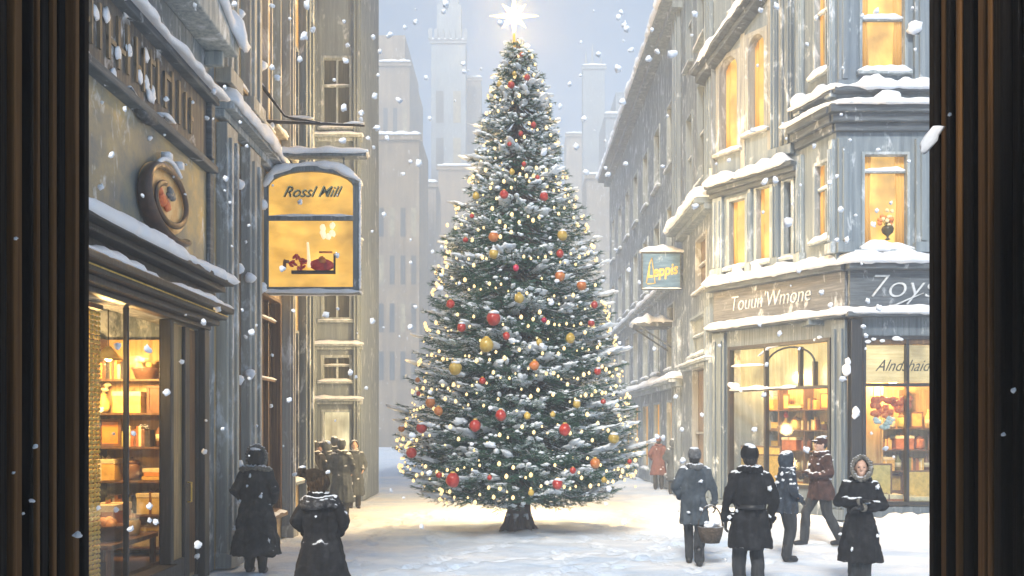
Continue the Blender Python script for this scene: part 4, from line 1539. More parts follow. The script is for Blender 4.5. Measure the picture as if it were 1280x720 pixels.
nv, nf, sv, sf, lv, lf = [], [], [], [], MB(), None
needles = []      # (base, dir, len, width)
frost = []
tips = []
z = .58
while z < 9.35:
    Rz = prof(z)
    nb = int(9 + Rz * 9.0)
    ph0 = tr.random() * 6.28
    for b in range(nb):
        az = ph0 + 2 * math.pi * (b + tr.uniform(-.35, .35)) / nb
        L = Rz * tr.uniform(.84, 1.02)
        zt = z + tr.uniform(-.13, .13)
        rad_ = Vector((math.cos(az), math.sin(az), 0))
        tan = Vector((-math.sin(az), math.cos(az), 0))
        rise = .28 * L + .06
        def bp(s):
            return TO + rad_ * (L * s) + Vector((0, 0, zt + rise * (1 - s) ** 1.3 - .10 * L * math.sin(math.pi * s) + .05 * L * s ** 4)) + tan * (.05 * L * math.sin(3 * s + az))
        lv.tube([bp(s) for s in (.05, .35, .7, .97)], [.022 + .008 * L, .018, .012, .005], 4, cap=False)
        frosty = tr.random() < .45
        tips.append((bp(.8), bp(1.0), rad_, tan, L, zt, frosty))
        npt = max(4, int(L * 5.5))
        for i in range(npt):
            s = .28 + .72 * (i + .5) / npt
            base = bp(s)
            dirb = (bp(min(1.0, s + .05)) - bp(s - .05)).normalized()
            tl = ((1 - s) * .38 * L + .13) * tr.uniform(.8, 1.2)
            for sgn in (-1, 1):
                td = (dirb * .75 + tan * sgn * .8 + Vector((0, 0, -.12 + tr.uniform(-.15, .12)))).normalized()
                nn = int(tl / .018)
                fr_ = frosty and tr.random() < .55
                for q in range(nn):
                    u = (q + tr.random()) / nn
                    pb = base + td * tl * u
                    nd = (td * tr.uniform(.5, 1) + Vector((tr.gauss(0, .55), tr.gauss(0, .55), tr.gauss(0, .38)))).normalized()
                    (frost if (fr_ and nd.z > -.25 and tr.random() < .7) else needles).append((pb, nd, tr.uniform(.05, .095), .0075))
        # tip brush
        for q in range(16):
            pb = bp(1 - .1 * tr.random())
            nd = (rad_ + Vector((tr.gauss(0, .4), tr.gauss(0, .4), tr.gauss(0, .3)))).normalized()
            needles.append((pb, nd, tr.uniform(.06, .12), .007))
    z += .2 + .02 * Rz


def needle_mesh(name, lst, mat):
    n = len(lst)
    B = np.array([p for p, _, _, _ in lst], dtype=np.float64) - np.array(TO)
    D = np.array([d_ for _, d_, _, _ in lst])
    Ln = np.array([l for *_, l, _ in lst])[:, None]
    Wd = np.array([w for *_, w in lst])[:, None]
    rg = np.random.default_rng(3)
    S = np.cross(D, rg.normal(size=(n, 3)))
    S /= np.linalg.norm(S, axis=1)[:, None] + 1e-9
    V = np.empty((n, 3, 3))
    V[:, 0] = B - S * Wd; V[:, 1] = B + S * Wd; V[:, 2] = B + D * Ln
    me = bpy.data.meshes.new(name)
    me.vertices.add(n * 3); me.loops.add(n * 3); me.polygons.add(n)
    me.vertices.foreach_set('co', V.reshape(-1))
    me.loops.foreach_set('vertex_index', np.arange(n * 3))
    me.polygons.foreach_set('loop_start', np.arange(0, n * 3, 3))
    me.update(calc_edges=True)
    me.materials.append(mat)
    o = bpy.data.objects.new(name, me)
    COL.objects.link(o)
    o.parent = TREE
    return o


NEED = surf('spruce_needles', (.030, .095, .060), (.085, .17, .115), (.012, .042, .03), scale=5, rough=.6, bump=0, spec=.25)
FROST = surf('frosted_needles', (.48, .58, .58), (.72, .79, .82), (.22, .34, .30), scale=7, rough=.7, bump=0, spec=.2)
needle_mesh('needles', needles, NEED)
needle_mesh('frosted_needles', frost, FROST)
lv.build('limbs', BARK, TREE)
print('needles', len(needles), len(frost))
# snow lying on the boughs
mb = MB()
cnt = 0
for (pa, pb, rad_, tan, L, zt, fr_) in tips:
    pfrac = .8 if fr_ else .22
    if zt > 8.6: pfrac *= .35
    if tr.random() > pfrac:
        continue
    ax = (pb - pa).normalized()
    side = ax.cross(Vector((0, 0, 1))).normalized()
    up = side.cross(ax)
    rot = Matrix((ax, side, up)).transposed()
    s = tr.uniform(.6, 1.25) * (.55 + .22 * L)
    c = pa.lerp(pb, tr.uniform(-.5, .5)) + Vector((0, 0, .035))
    for j in range(7):
        cc = c + side * tr.gauss(0, .15) * s + ax * tr.gauss(0, .17) * s + Vector((0, 0, tr.uniform(-.02, .03)))
        mb.blob(cc, (.13 * s * tr.uniform(.5, 1.6), .07 * s * tr.uniform(.5, 1.5), .030 * s * tr.uniform(.7, 1.5)), cnt * 3 + j, .95, 2.6, sub=2, rot=rot)
    cnt += 1
# small crumbs of snow
for k in range(2600):
    pa, pb, rad_, tan, L, zt, fr_ = tr.choice(tips)
    c = pa.lerp(pb, tr.uniform(-1.2, 1.1)) + tan * tr.gauss(0, .1) + Vector((0, 0, tr.uniform(-.02, .05)))
    s = tr.uniform(.015, .045)
    mb.blob(c, (s * 1.3, s * 1.2, s * .7), k, .5, sub=1)
mb.build('snow', snow_mat('tree_snow', (.86, .91, .96), bump=.5, bscale=30), TREE, smooth=True)


# ---- star
SZ = P(0, 20, 17).z
st = thing('star_topper', 'glowing eight pointed star on the very top of the Christmas tree', 'star', (TX, TY, SZ))
mb = MB()
n = 16
c = Vector((TX - .08, TY, SZ))
ring = []
for k in range(n):
    a = math.pi * 2 * k / n + math.pi / 2
    r = (.48 if k % 4 == 0 else .33) if k % 2 == 0 else .13
    ring.append(c + Vector((r * math.cos(a), 0, r * math.sin(a))))
vs = ring + [c + Vector((0, -.09, 0)), c + Vector((0, .09, 0))]
fs = [(k, (k + 1) % n, n) for k in range(n)] + [((k + 1) % n, k, n + 1) for k in range(n)]
mb.add(vs, fs)
mb.build('star', glow('star_light', (1, .66, .2), 5), st)
mb = MB(); mb.tube([c + Vector((0, 0, -.62)), c + Vector((0, 0, -.1))], [.035, .012], 8)
mb.build('mounting_spike', GOLDP, st, smooth=True)

ll = bpy.data.lights.new('star_light', 'POINT')
ll.energy = 850; ll.color = (1, .60, .20); ll.shadow_soft_size = .35
lo = bpy.data.objects.new('star_light', ll); COL.objects.link(lo); lo.parent = st; lo.location = (-.08, .45, .1)

# ---- strings of lights
BULB = glow('warm_bulb', (1, .72, .32), .75, 'NONE')
SOCK = surf('green_wire', (.02, .035, .02), rough=.5, bump=0)
bm_ = MB(); bm_.blob((0, 0, 0), (.026, .026, .032), 2, .25, sub=1)
proto = bm_.build('bulb', BULB, None, smooth=True)
bmesh_data = proto.data
bpy.data.objects.remove(proto)
heights = [.95, 1.45, 1.95, 2.45, 2.95, 3.5, 4.05, 4.6, 5.2, 5.75, 6.3, 6.9, 7.5, 8.1, 8.6, 9.0]
names_h = ['lowest string of warm lights round the skirt of the tree'] + \
          ['warm light string on the tree, number %s up from the bottom' % w for w in
           ('two', 'three', 'four', 'five', 'six', 'seven', 'eight', 'nine', 'ten', 'eleven', 'twelve', 'thirteen', 'fourteen', 'fifteen')] + \
          ['topmost string of warm lights, just below the star']
for hi, h in enumerate(heights):
    S_ = thing('light_string', names_h[hi], 'string lights', (TX, TY, h), group='strings of warm lights wound round the tree')
    base = Vector((TX, TY, h))
    ph = tr.random() * 6.28
    nsw = max(3, int(prof(h) * 3.2))
    def gp(az):
        z_ = h + .2 * math.sin(az + ph) - .13 * abs(math.sin(az * nsw / 2 + ph)) + .06 * noise.noise(Vector((az * 2, h, 0)))
        r_ = prof(z_) * (.93 + .05 * noise.noise(Vector((az * 3, h, 5)))) + .03
        return Vector((r_ * math.cos(az), r_ * math.sin(az), z_ - h))
    mb = MB()
    N = max(24, int(prof(h) * 40))
    mb.tube([gp(2 * math.pi * k / N) for k in range(N + 1)], .006, 4, cap=False)
    mb.build('wire', SOCK, S_, local=True)
    nb = min(98, max(16, int(prof(h) * 2 * math.pi * 7.5)))
    if hi in (0, 2, 5, 8, 11):
        for az in (R(180), R(0), R(90)):
            l_ = bpy.data.lights.new('mist_glow_helper', 'POINT')  # unseen lights added in the air off the strings to warm the mist
            l_.energy = 3 + 2 * prof(h) if az < 1.5 or az > 3 else (520 if h > 2.5 else 70); l_.color = (1, .66, .30); l_.shadow_soft_size = .15
            o = bpy.data.objects.new('mist_glow_helper', l_); COL.objects.link(o); o.parent = S_
            r_ = prof(h) + (.5 if az < 1.5 or az > 3 else 1.3)
            o.location = (r_ * math.cos(az), r_ * math.sin(az), 0)
    back = MB()
    for k in range(nb):
        az = 2 * math.pi * (k + tr.uniform(-.3, .3)) / nb
        if tr.random() < .12:
            continue
        p = gp(az) + Vector((0, 0, tr.choice((tr.gauss(0, .05), abs(tr.gauss(0, .15)) if hi < 2 else tr.gauss(0, .15)))))
        if math.sin(az) < .35:
            o = bpy.data.objects.new('bulb', bmesh_data)
            COL.objects.link(o)
            o.parent = S_
            o.location = p
            s = tr.uniform(.6, 1.5)
            o.scale = (s, s, s)
        else:
            back.blob(p, (.026,) * 3, 0, 0, sub=1)
    if back.v:
        b_ = back.build('bulbs_at_the_back', BULB, S_, local=True, smooth=True)
        b_['kind'] = 'stuff'

# ---- baubles
BAL = """652 68 r 5;659 97 r 8;639 106 r 9;624 105 g 7;643 92 g 5;667 156 r 7;651 167 r 6;595 245 g 9;630 243 r 11;680 245 r 11;617 296 o 13;617 317 g 12;582 300 r 7;
703 294 g 13;700 317 r 10;645 335 c 8;700 345 o 13;727 357 o 13;649 373 g 13;563 380 r 11;617 398 r 18;577 409 r 12;608 431 g 18;633 420 r 9;680 400 c 7;743 381 r 9;
739 404 r 9;713 423 g 12;668 457 o 13;569 460 g 17;674 428 g 8;522 475 o 6;603 476 r 9;747 464 r 9;523 492 r 5;538 503 o 13;548 514 o 12;527 535 r 14;502 536 o 9;
594 532 r 15;626 519 r 14;706 537 r 15;721 505 g 10;754 502 r 7;767 548 g 14;514 566 r 14;744 579 o 13;787 577 r 6;549 594 r 8;566 600 r 18;612 597 r 6;697 605 r 14;
716 588 r 8;755 600 g 7;664 616 g 8;659 520 g 9;691 518 g 7;655 205 r 6;637 180 r 6;640 215 g 7;672 222 r 6;590 270 r 6"""
CN_ = {'r': ('red', surf('red_bauble', (.42, .03, .018), (.55, .06, .03), (.3, .01, .01), scale=14, rough=.28, bump=.1, spec=.6)),
       'g': ('gold', surf('gold_bauble', (.5, .34, .06), (.62, .46, .12), (.45, .27, .03), scale=14, rough=.3, bump=.1, spec=.6)),
       'o': ('orange', surf('orange_bauble', (.52, .17, .035), (.62, .26, .06), (.5, .1, .02), scale=14, rough=.35, bump=.1, spec=.6)),
       'c': ('crimson', surf('crimson_bauble', (.5, .01, .06), (.7, .04, .12), (.3, .005, .03), scale=14, rough=.3, bump=.1, spec=.6))}
bal = []
for s in BAL.replace('\n', '').split(';'):
    a = s.split(); bal.append((float(a[0]), float(a[1]), a[2], float(a[3])))
from collections import Counter
def zone(px, py):
    v = 'top' if py < 180 else 'upper part' if py < 320 else 'middle' if py < 440 else 'lower part' if py < 560 else 'skirt'
    hx = px - 643
    w = 'left side' if hx < -45 else 'right side' if hx > 45 else 'centre'
    return v, w
seen = Counter()
lab_of = []
for px, py, c_, s in bal:
    v, w = zone(px, py)
    sz = 'large' if s >= 14 else 'medium' if s >= 10 else 'small'
    lab_of.append('%s %s bauble on the %s of the tree, %s' % (sz, CN_[c_][0], v, w))
cnts = Counter(lab_of)
for i, (px, py, c_, s) in enumerate(bal):
    d_ = 16.0
    for _ in range(6):
        p = P(px, py, d_)
        r_ = prof(p.z) * 1.0
        dx = p.x - TX
        d_ = TY - math.sqrt(max(0, r_ * r_ - dx * dx)) - .06
    p = P(px, py, d_)
    rad_ = max(.04, s * d_ / F_PX * .48)
    l = lab_of[i]
    if cnts[l] > 1:
        same = sorted((bal[j][1], bal[j][0], j) for j in range(len(bal)) if lab_of[j] == l)
        k = [j for *_, j in same].index(i)
        w_ = [('upper', 'lower'), ('top', 'middle', 'bottom'), ('topmost', 'second', 'third', 'lowest'), ('topmost', 'second', 'third', 'fourth', 'lowest')][min(len(same), 5) - 2][min(k, 4)]
        l = l + ', the %s of %s' % (w_, {2: 'two', 3: 'three', 4: 'four', 5: 'five'}.get(len(same), 'several'))
    t = thing('bauble', l, 'bauble', p, group='baubles hung on the Christmas tree')
    mb = MB(); mb.blob((0, 0, 0), (rad_, rad_, rad_ * tr.uniform(.95, 1.15)), i, .12, 1.5, sub=3)
    mb.build('ball', CN_[c_][1], t, smooth=True, local=True)
    mb = MB(); mb.lathe((0, 0, rad_ * .93), [(.35 * rad_, 0), (.35 * rad_, .25 * rad_), (.2 * rad_, .3 * rad_), (.05 * rad_, .32 * rad_)], 10)
    mb.build('cap', GOLDP, t, smooth=True, local=True)
    if s >= 9 and tr.random() < .5:
        mb = MB(); mb.blob((rad_ * .1, -rad_ * .3, rad_ * .82), (rad_ * .75, rad_ * .6, rad_ * .3), i + 60, .4)
        mb.build('snow_cap', SNOW, t, smooth=True, local=True)
# =================================================================== people
SKIN = surf('skin', (.52, .33, .25), (.6, .40, .31), (.42, .25, .18), scale=20, rough=.55, bump=.05)
EYE = surf('dark_eye', (.02, .015, .012), rough=.2, bump=0, spec=.7)
COATB = surf('black_wool', (.008, .008, .010), (.026, .027, .031), (.003, .003, .004), scale=9, rough=.85, bump=.6, bscale=60, snowtop=.25)
COATG = surf('charcoal_wool', (.024, .025, .028), (.06, .06, .064), (.01, .011, .013), scale=7, rough=.9, bump=.5, bscale=60, snowtop=.3)
COATBR = surf('maroon_brown_wool', (.055, .026, .022), (.10, .05, .042), (.025, .013, .012), scale=9, rough=.9, bump=.5, bscale=60, snowtop=.3)
COATBL = surf('navy_wool', (.03, .042, .06), (.07, .09, .12), (.014, .018, .028), scale=9, rough=.9, bump=.5, bscale=60, snowtop=.55)
COATMIST = surf('misty_grey_wool', (.06, .075, .09), (.10, .12, .14), (.035, .045, .055), scale=5, rough=.9, bump=.3, snowtop=.4)  # colour lifted and greyed to add to the mist on far figures
REDW = surf('mist_dulled_red_wool', (.17, .07, .06), (.22, .09, .08), (.12, .05, .045), scale=7, rough=.9, bump=.3)  # red dulled in the colour itself, as mist would fade it
TROU = surf('dark_trousers', (.03, .032, .036), (.055, .056, .06), (.014, .015, .018), streak=(20, 20, 4), rough=.85, bump=.4)
BOOT = surf('black_leather', (.012, .011, .012), rough=.4, bump=.3, spec=.5)
FUR = surf('pale_fur', (.20, .19, .17), (.36, .34, .31), (.08, .075, .07), scale=40, rough=1, bump=1, bscale=120, snowtop=.3)
FURD = surf('grey_fur', (.17, .165, .16), (.32, .31, .29), (.07, .07, .07), scale=40, rough=1, bump=1, bscale=120, snowtop=.4)
HAIRB = surf('brown_hair', (.045, .026, .012), (.13, .075, .03), (.015, .01, .006), streak=(45, 45, 8), rough=.55, bump=.8, bscale=90)
HAIRD = surf('dark_hair', (.022, .02, .02), (.06, .055, .05), (.01, .009, .009), streak=(45, 45, 8), rough=.5, bump=.8, bscale=90)
SCARFG = surf('grey_knit_scarf', (.13, .135, .14), (.26, .26, .26), (.06, .06, .065), scale=22, rough=.95, bump=.8, bscale=90, snowtop=.3)
GLOVE = BOOT


def fold(amp, k=9, seed=0.0, zlo=None):
    def f(co):
        th = math.atan2(co.y, co.x)
        a = noise.noise(Vector((math.cos(th) * k * .33 + seed, math.sin(th) * k * .33, co.z * 1.3)))
        b = noise.noise(Vector((co.x * 16, co.y * 16, co.z * 22 + seed)))
        c = noise.noise(Vector((co.x * 7 + seed, co.y * 7, co.z * 6)))
        s_ = max(0.0, .98 - co.z) * 1.3
        d = math.sin(th * 7 + seed + 2.5 * noise.noise(Vector((co.x * 2, co.y * 2, co.z * 2 + seed)))) * min(s_, .9)
        e = abs(noise.noise(Vector((co.x * 10 + seed, co.y * 10, co.z * 4)))) 
        return amp * (a * 1.0 + b * .4 + c * .9 + d * .8 + .9 * e - .25)
    return f


def hand(mb, w, d, pn, side, s=1.0, curl=.55, g=1.0):
    """w wrist, d direction towards the fingers, pn palm normal (curl direction), side = thumb side vector"""
    w, d, pn, side = Vector(w), Vector(d).normalized(), Vector(pn).normalized(), Vector(side).normalized()
    palm = w + d * .085 * s
    for t in (-.030, -.010, .010, .030):
        mb.capsule(w + side * t * .7, .014 * s * g, palm + side * t, .0125 * s * g)
    for t, ln in ((.031, .068), (.011, .078), (-.010, .073), (-.030, .056)):
        p = palm + side * t * s
        dd = d.copy()
        r = .0095 * s * g
        for j, f in enumerate((.45, .32, .23)):
            dd = (dd + pn * curl * (.35 + .45 * j)).normalized()
            q = p + dd * ln * f * s
            mb.capsule(p, r, q, r * .9)
            p, r = q, r * .92
    b = w + d * .022 * s + side * .026 * s
    t1 = b + (side * .8 + d * .6 + pn * .25).normalized() * .038 * s
    t2 = t1 + (d * .9 + side * .15 + pn * .5).normalized() * .034 * s
    mb.capsule(b, .0135 * s * g, t1, .0115 * s * g)
    mb.capsule(t1, .0115 * s * g, t2, .009 * s * g)


def person(name_label, loc, H, face_deg, coat=COATB, hem=.45, hem_w=.30, waist=.15, arms='pocket', legs=((-.1, 0), (.1, 0)),
           head='hat', scarf=None, trouser=TROU, lean=0.0, detail=1.0, belt=False, hair=HAIRD, extras=None, fur=FUR, headturn=0.0,
           seed=0, group=None, leanx=0.0, shoulder=.2):
    k = H / 1.75
    loc = Vector(loc)
    T = thing('person', name_label, 'person', loc, R(face_deg), group)
    sc = Matrix.Scale(k, 4)

    def fin(mb):
        mb.v = [tuple(Vector(v) * k) for v in mb.v]
        return mb
    vox = .009 / detail
    def ln(p):
        """lean of the upper body from the waist up"""
        p = Vector(p)
        if p.z > .95:
            t = (p.z - .95)
            p = p + Vector((leanx * t, -lean * t, -.12 * lean * t))
        return p
    def lnr(mb):
        mb.v = [tuple(ln(v)) for v in mb.v]
        return mb
    hx = (-.09, .09)
    feet = [Vector((legs[0][0], legs[0][1], .0)), Vector((legs[1][0], legs[1][1], .0))]
    knees = []
    for i in range(2):
        hip = Vector((hx[i], 0, .92))
        an = feet[i] + Vector((0, 0, .09))
        kn = hip.lerp(an, .5) + Vector((0, -.05 - .12 * abs(feet[i].y), .02))
        knees.append(kn)
    A = {'pocket': [((-.29, .05, 1.17), (-.2, -.13, 1.0)), ((.29, .05, 1.17), (.2, -.13, 1.0))],
         'down': [((-.27, .03, 1.16), (-.26, -.05, .9)), ((.27, .03, 1.16), (.26, -.05, .9))],
         'fold': [((-.27, -.03, 1.17), (.0, -.2, 1.2)), ((.27, -.03, 1.14), (-.02, -.21, 1.12))],
         'front': [((-.27, -.02, 1.17), (-.05, -.25, 1.14)), ((.27, -.02, 1.17), (.06, -.25, 1.12))],
         'carry': [((-.27, .03, 1.16), (-.3, -.06, .92)), ((.29, .05, 1.17), (.2, -.13, 1.0))],
         }[arms]
    hc = Vector((0, -.01, 1.625))
    body = MB()
    body.ell(hc, (.076, .097, .118))
    body.ell(hc + Vector((0, -.045, -.065)), (.05, .052, .05))          # jaw
    body.capsule(hc + Vector((0, -.092, .012)), .010, hc + Vector((0, -.112, -.022)), .013)   # nose
    body.capsule(hc + Vector((-.03, -.088, .03)), .011, hc + Vector((.03, -.088, .03)), .011)  # brow
    body.capsule(hc + Vector((-.017, -.092, -.058)), .0075, hc + Vector((.017, -.092, -.058)), .0075)
    body.capsule(hc + Vector((-.014, -.09, -.068)), .0075, hc + Vector((.014, -.09, -.068)), .0075)
    for s in (-1, 1):
        body.ell(hc + Vector((s * .079, .0, -.005)), (.012, .02, .03))
        body.capsule(hc + Vector((s * .038, -.072, -.02)), .02, hc + Vector((s * .035, -.06, -.04)), .02)
    if headturn:
        Rm = Matrix.Rotation(R(headturn), 3, 'Z')
        body.v = [tuple(hc + Rm @ (Vector(v) - hc)) for v in body.v]
    body.capsule((0, .005, 1.43), .058, (0, 0, 1.56), .05)
    body.chain(((0, 0, .98), .11), ((0, 0, 1.12), .09), ((0, 0, 1.3), .095))
    for s in (-1, 1):
        body.capsule((s * .05, 0, 1.35), .07, (s * .16, 0, 1.38), .045)
        body.capsule((s * .05, 0, .95), .1, (s * .1, 0, .9), .09)
    for i in range(2):
        s = (-1, 1)[i]
        el, wr = Vector(A[i][0]), Vector(A[i][1])
        body.chain(((s * .18, 0, 1.39), .042), (el, .033), (wr, .027))
        dd = (wr - el).normalized()
        if arms in ('fold', 'front'):
            hand(body, wr, dd, Vector((0, .3, -1)), Vector((0, -1, .3)))
        else:
            hand(body, wr, dd, Vector((-s, 0, 0)), Vector((0, -1, 0)))
        body.chain(((hx[i], 0, .9), .095), (knees[i], .06), (feet[i] + Vector((0, .0, .1)), .042))
        body.capsule(feet[i] + Vector((0, .02, .05)), .035, feet[i] + Vector((0, -.13, .03)), .028)
    remesh(fin(lnr(body)), 'body', .0085 * k / detail, SKIN, T, smooth_it=1)
    if detail > .7:
        for i in range(2):
            s = (-1, 1)[i]
            el, wr = Vector(A[i][0]), Vector(A[i][1])
            dd = (wr - el).normalized()
            gm = MB()
            if arms in ('fold', 'front'):
                hand(gm, wr, dd, Vector((0, .3, -1)), Vector((0, -1, .3)), g=1.22)
            else:
                hand(gm, wr, dd, Vector((-s, 0, 0)), Vector((0, -1, 0)), g=1.22)
            gm.capsule(wr - dd * .05, .036, wr + dd * .01, .03)
            remesh(fin(lnr(gm)), 'glove', .006 * k, GLOVE, T, smooth_it=1)
    # eyes
    if head in ('hood', 'cap', 'hat', 'furhood', 'hair'):
        for s in (-1, 1):
            e = MB(); e.ell(hc + Vector((s * .031, -.084, .009)), (.0125, .009, .008), n=10, m=6)
            if headturn:
                e.v = [tuple(hc + Rm @ (Vector(v) - hc)) for v in e.v]
            fin(lnr(e)).build('eye', EYE, T, smooth=True, local=True)
    # trousers, boots
    tm = MB()
    tm.ell((0, 0, .95), (.17, .13, .12))
    for i in range(2):
        tm.chain(((hx[i], 0, .9), .11), (knees[i], .082), (feet[i] + Vector((0, .01, .10)), .07))
    remesh(fin(tm), 'trousers', .014 * k / detail, trouser, T, smooth_it=2, disp=fold(.010 * k, 9, seed))
    for i in range(2):
        b = MB()
        b.chain((feet[i] + Vector((0, .01, .24)), .062), (feet[i] + Vector((0, .01, .07)), .055))
        b.chain((feet[i] + Vector((0, .03, .05)), .05), (feet[i] + Vector((0, -.14, .04)), .04))
        b.ell(feet[i] + Vector((0, -.06, .03)), (.048, .12, .03))
        remesh(fin(b), 'boot', .012 * k / detail, BOOT, T, smooth_it=1)
    # coat
    c = MB()
    rings = []
    prof_ = [(1.50, .07, .065), (1.47, .10, .08), (1.43, .17, .10), (1.36, shoulder, .125), (1.25, shoulder - .01, .14), (1.12, waist + .03, .14), (1.04, waist + .012, .135)]
    nlow = 7
    for j in range(1, nlow + 1):
        t = j / nlow
        z_ = 1.04 + (hem - 1.04) * t
        w_ = waist + .02 + (hem_w - waist - .02) * t ** .8
        prof_.append((z_, w_, w_ * .8))
    for z_, rx, ry in prof_:
        rings.append([Vector((rx * math.cos(a), ry * math.sin(a), z_)) for a in (2 * math.pi * q / 28 for q in range(28))])
    c.rings(rings)
    for i in range(2):
        s = (-1, 1)[i]
        el, wr = Vector(A[i][0]), Vector(A[i][1])
        c.chain(((s * .165, 0, 1.395), .078), (el, .068), (el.lerp(wr, .9), .052))
    remesh(fin(lnr(c)), 'coat', .012 * k / detail, coat, T, smooth_it=2, disp=fold(.022 * k, 10, seed + 2))
    for i in range(2):
        cuffs = MB()
        el, wr = Vector(A[i][0]), Vector(A[i][1])
        cuffs.tube([el.lerp(wr, .84), el.lerp(wr, .95)], .058, 12)
        fin(lnr(cuffs)).build('cuff', coat if fur is None else (fur if arms in ('fold',) else coat), T, smooth=True, local=True)
    if belt:
        b = MB(); b.tube([(0, 0, 1.04), (0, 0, 1.085)], [(waist + .045, .16)] * 2, 24)
        fin(lnr(b)).build('belt', BOOT, T, smooth=True, local=True)
    def turn(mb):
        if headturn:
            mb.v = [tuple(hc + Rm @ (Vector(v) - hc)) for v in mb.v]
        return mb
    def ruff(mb, cx, rx, rz_, tilt, r, n=26, y0=0.0):
        for q in range(n):
            a = 2 * math.pi * q / n
            mb.blob(Vector(cx) + Vector((rx * math.cos(a), y0 + tilt * math.sin(a), rz_ * math.sin(a))), (r, r, r), q + seed, .8, 3)
    # head wear
    if head in ('furhood', 'hood'):
        m_ = MB()
        # shell with an opening at the face
        N, M_ = 24, 14
        rings = []
        for i in range(M_ + 1):
            th = R(8) + (R(122) - R(8)) * i / M_           # from the back pole to the face opening
            ring = []
            for q in range(N):
                ph = 2 * math.pi * q / N
                v = Vector((.125 * math.sin(th) * math.cos(ph), .145 * math.cos(th) + .02, .158 * math.sin(th) * math.sin(ph) + .0))
                ring.append(hc + v)
            rings.append(ring)
        inner = [[hc + (v - hc) * .88 for v in r_] for r_ in reversed(rings)]
        m_.rings(rings + inner)
        m_.capsule((0, .03, 1.47), .12, (0, .02, 1.5), .10)
        turn(m_)
        remesh(fin(lnr(m_)), 'hood', .011 * k / detail, coat, T, smooth_it=2, disp=fold(.01 * k, 9, seed + 5))
        if head == 'furhood':
            m_ = MB(); ruff(m_, hc + Vector((0, -.075, .0)), .112, .145, .03, .030)
            turn(m_)
            fin(lnr(m_)).build('fur_trim', fur, T, smooth=True, local=True)
    elif head == 'furback':      # hood up seen from behind, with a fur edge that shows as a halo
        m_ = MB()
        m_.ell(hc + Vector((0, .015, .0)), (.118, .13, .145)); m_.capsule((0, .03, 1.46), .12, (0, .02, 1.52), .09)
        remesh(fin(lnr(m_)), 'hood', .011 * k / detail, coat, T, smooth_it=2, disp=fold(.012 * k, 9, seed + 5))
        m_ = MB(); ruff(m_, hc + Vector((0, -.03, .01)), .128, .158, .02, .034)
        ruff(m_, Vector((0, .02, 1.46)), .19, .03, .1, .04, 22)
        fin(lnr(m_)).build('fur_trim', fur, T, smooth=True, local=True)
    elif head == 'cap':
        m_ = MB()
        m_.ell(hc + Vector((0, .01, .045)), (.095, .115, .09)); m_.ell(hc + Vector((0, -.10, .055)), (.07, .06, .015))
        turn(m_)
        remesh(fin(lnr(m_)), 'cap', .010 * k / detail, coat, T, smooth_it=1)
        m_ = MB(); m_.ell(hc + Vector((0, .03, -.0)), (.083, .085, .09)); turn(m_)
        remesh(fin(lnr(m_)), 'hair', .010 * k / detail, hair, T, smooth_it=1, disp=fold(.008 * k, 20, seed))
    elif head == 'hat':
        m_ = MB()
        m_.ell(hc + Vector((0, .01, .035)), (.1, .12, .112)); m_.ell(hc + Vector((0, .01, .0)), (.098, .118, .05))
        remesh(fin(lnr(turn(m_))), 'knitted_hat', .010 * k / detail, coat if scarf is None else scarf, T, smooth_it=1, disp=fold(.006 * k, 22, seed))
        m_ = MB(); m_.ell(hc + Vector((0, .03, -.02)), (.084, .085, .1))
        remesh(fin(lnr(turn(m_))), 'hair', .010 * k / detail, hair, T, smooth_it=1, disp=fold(.008 * k, 20, seed))
    elif head == 'hair':
        m_ = MB()
        m_.ell(hc + Vector((0, .03, .025)), (.098, .11, .12)); m_.ell(hc + Vector((0, .05, -.05)), (.08, .07, .08))
        remesh(fin(lnr(turn(m_))), 'hair', .009 * k / detail, hair, T, smooth_it=1, disp=fold(.010 * k, 24, seed))
    # collar or scarf
    m_ = MB()
    for q in range(18):
        a = 2 * math.pi * q / 18
        m_.capsule(Vector((.10 * math.cos(a), .095 * math.sin(a), 1.475 + .015 * math.sin(a * 2))), .042,
                   Vector((.10 * math.cos(a + .4), .095 * math.sin(a + .4), 1.48)), .042)
    remesh(fin(lnr(m_)), 'scarf' if scarf else 'collar', .011 * k / detail, scarf or coat, T, smooth_it=1, disp=fold(.014 * k, 14, seed + 7))
    # clumps of snow caught on the coat, as flakes that have landed
    rs = random.Random(seed * 7 + 1)
    m_ = MB()
    for q in range(9 if detail > .7 else 4):
        a = rs.uniform(0, 6.28)
        z_ = rs.uniform(hem + .1, 1.42)
        rx = (shoulder if z_ > 1.2 else waist + .04) + .012 + (0 if z_ > 1.04 else (hem_w - waist) * (1.04 - z_) / (1.04 - hem) * .8)
        m_.blob((rx * math.cos(a), rx * .78 * math.sin(a), z_), (.012 + .02 * rs.random(), .02, .012 + .02 * rs.random()), q, 1.0, 3, sub=2)
    if head != 'none':
        m_.blob(hc + Vector((.02, .04, .13)), (.05, .05, .018), 3, .6)
    fin(lnr(m_)).build('snow_clumps', SNOW, T, smooth=True, local=True)
    if extras:
        extras(T, fin, lnr, hc, k)
    return T


def at(px, d):
    x = (px - 640) / F_PX * d
    return (x, d, ground_z(x, d) - .01)


# 1 far left of the pair on the left: long charcoal coat, fur hood, seen from behind
person('person from behind in a long flared charcoal coat with fur-edged hood', at(320, 12.3), 1.74, 178,
       coat=COATG, hem=.27, hem_w=.36, waist=.17, arms='pocket', head='furback', fur=FUR, legs=((-.1, .02), (.1, -.03)), seed=1)


HATK = surf('dark_umber_knit', (.04, .028, .018), (.10, .07, .04), (.015, .011, .008), scale=30, rough=.95, bump=.9, bscale=110)


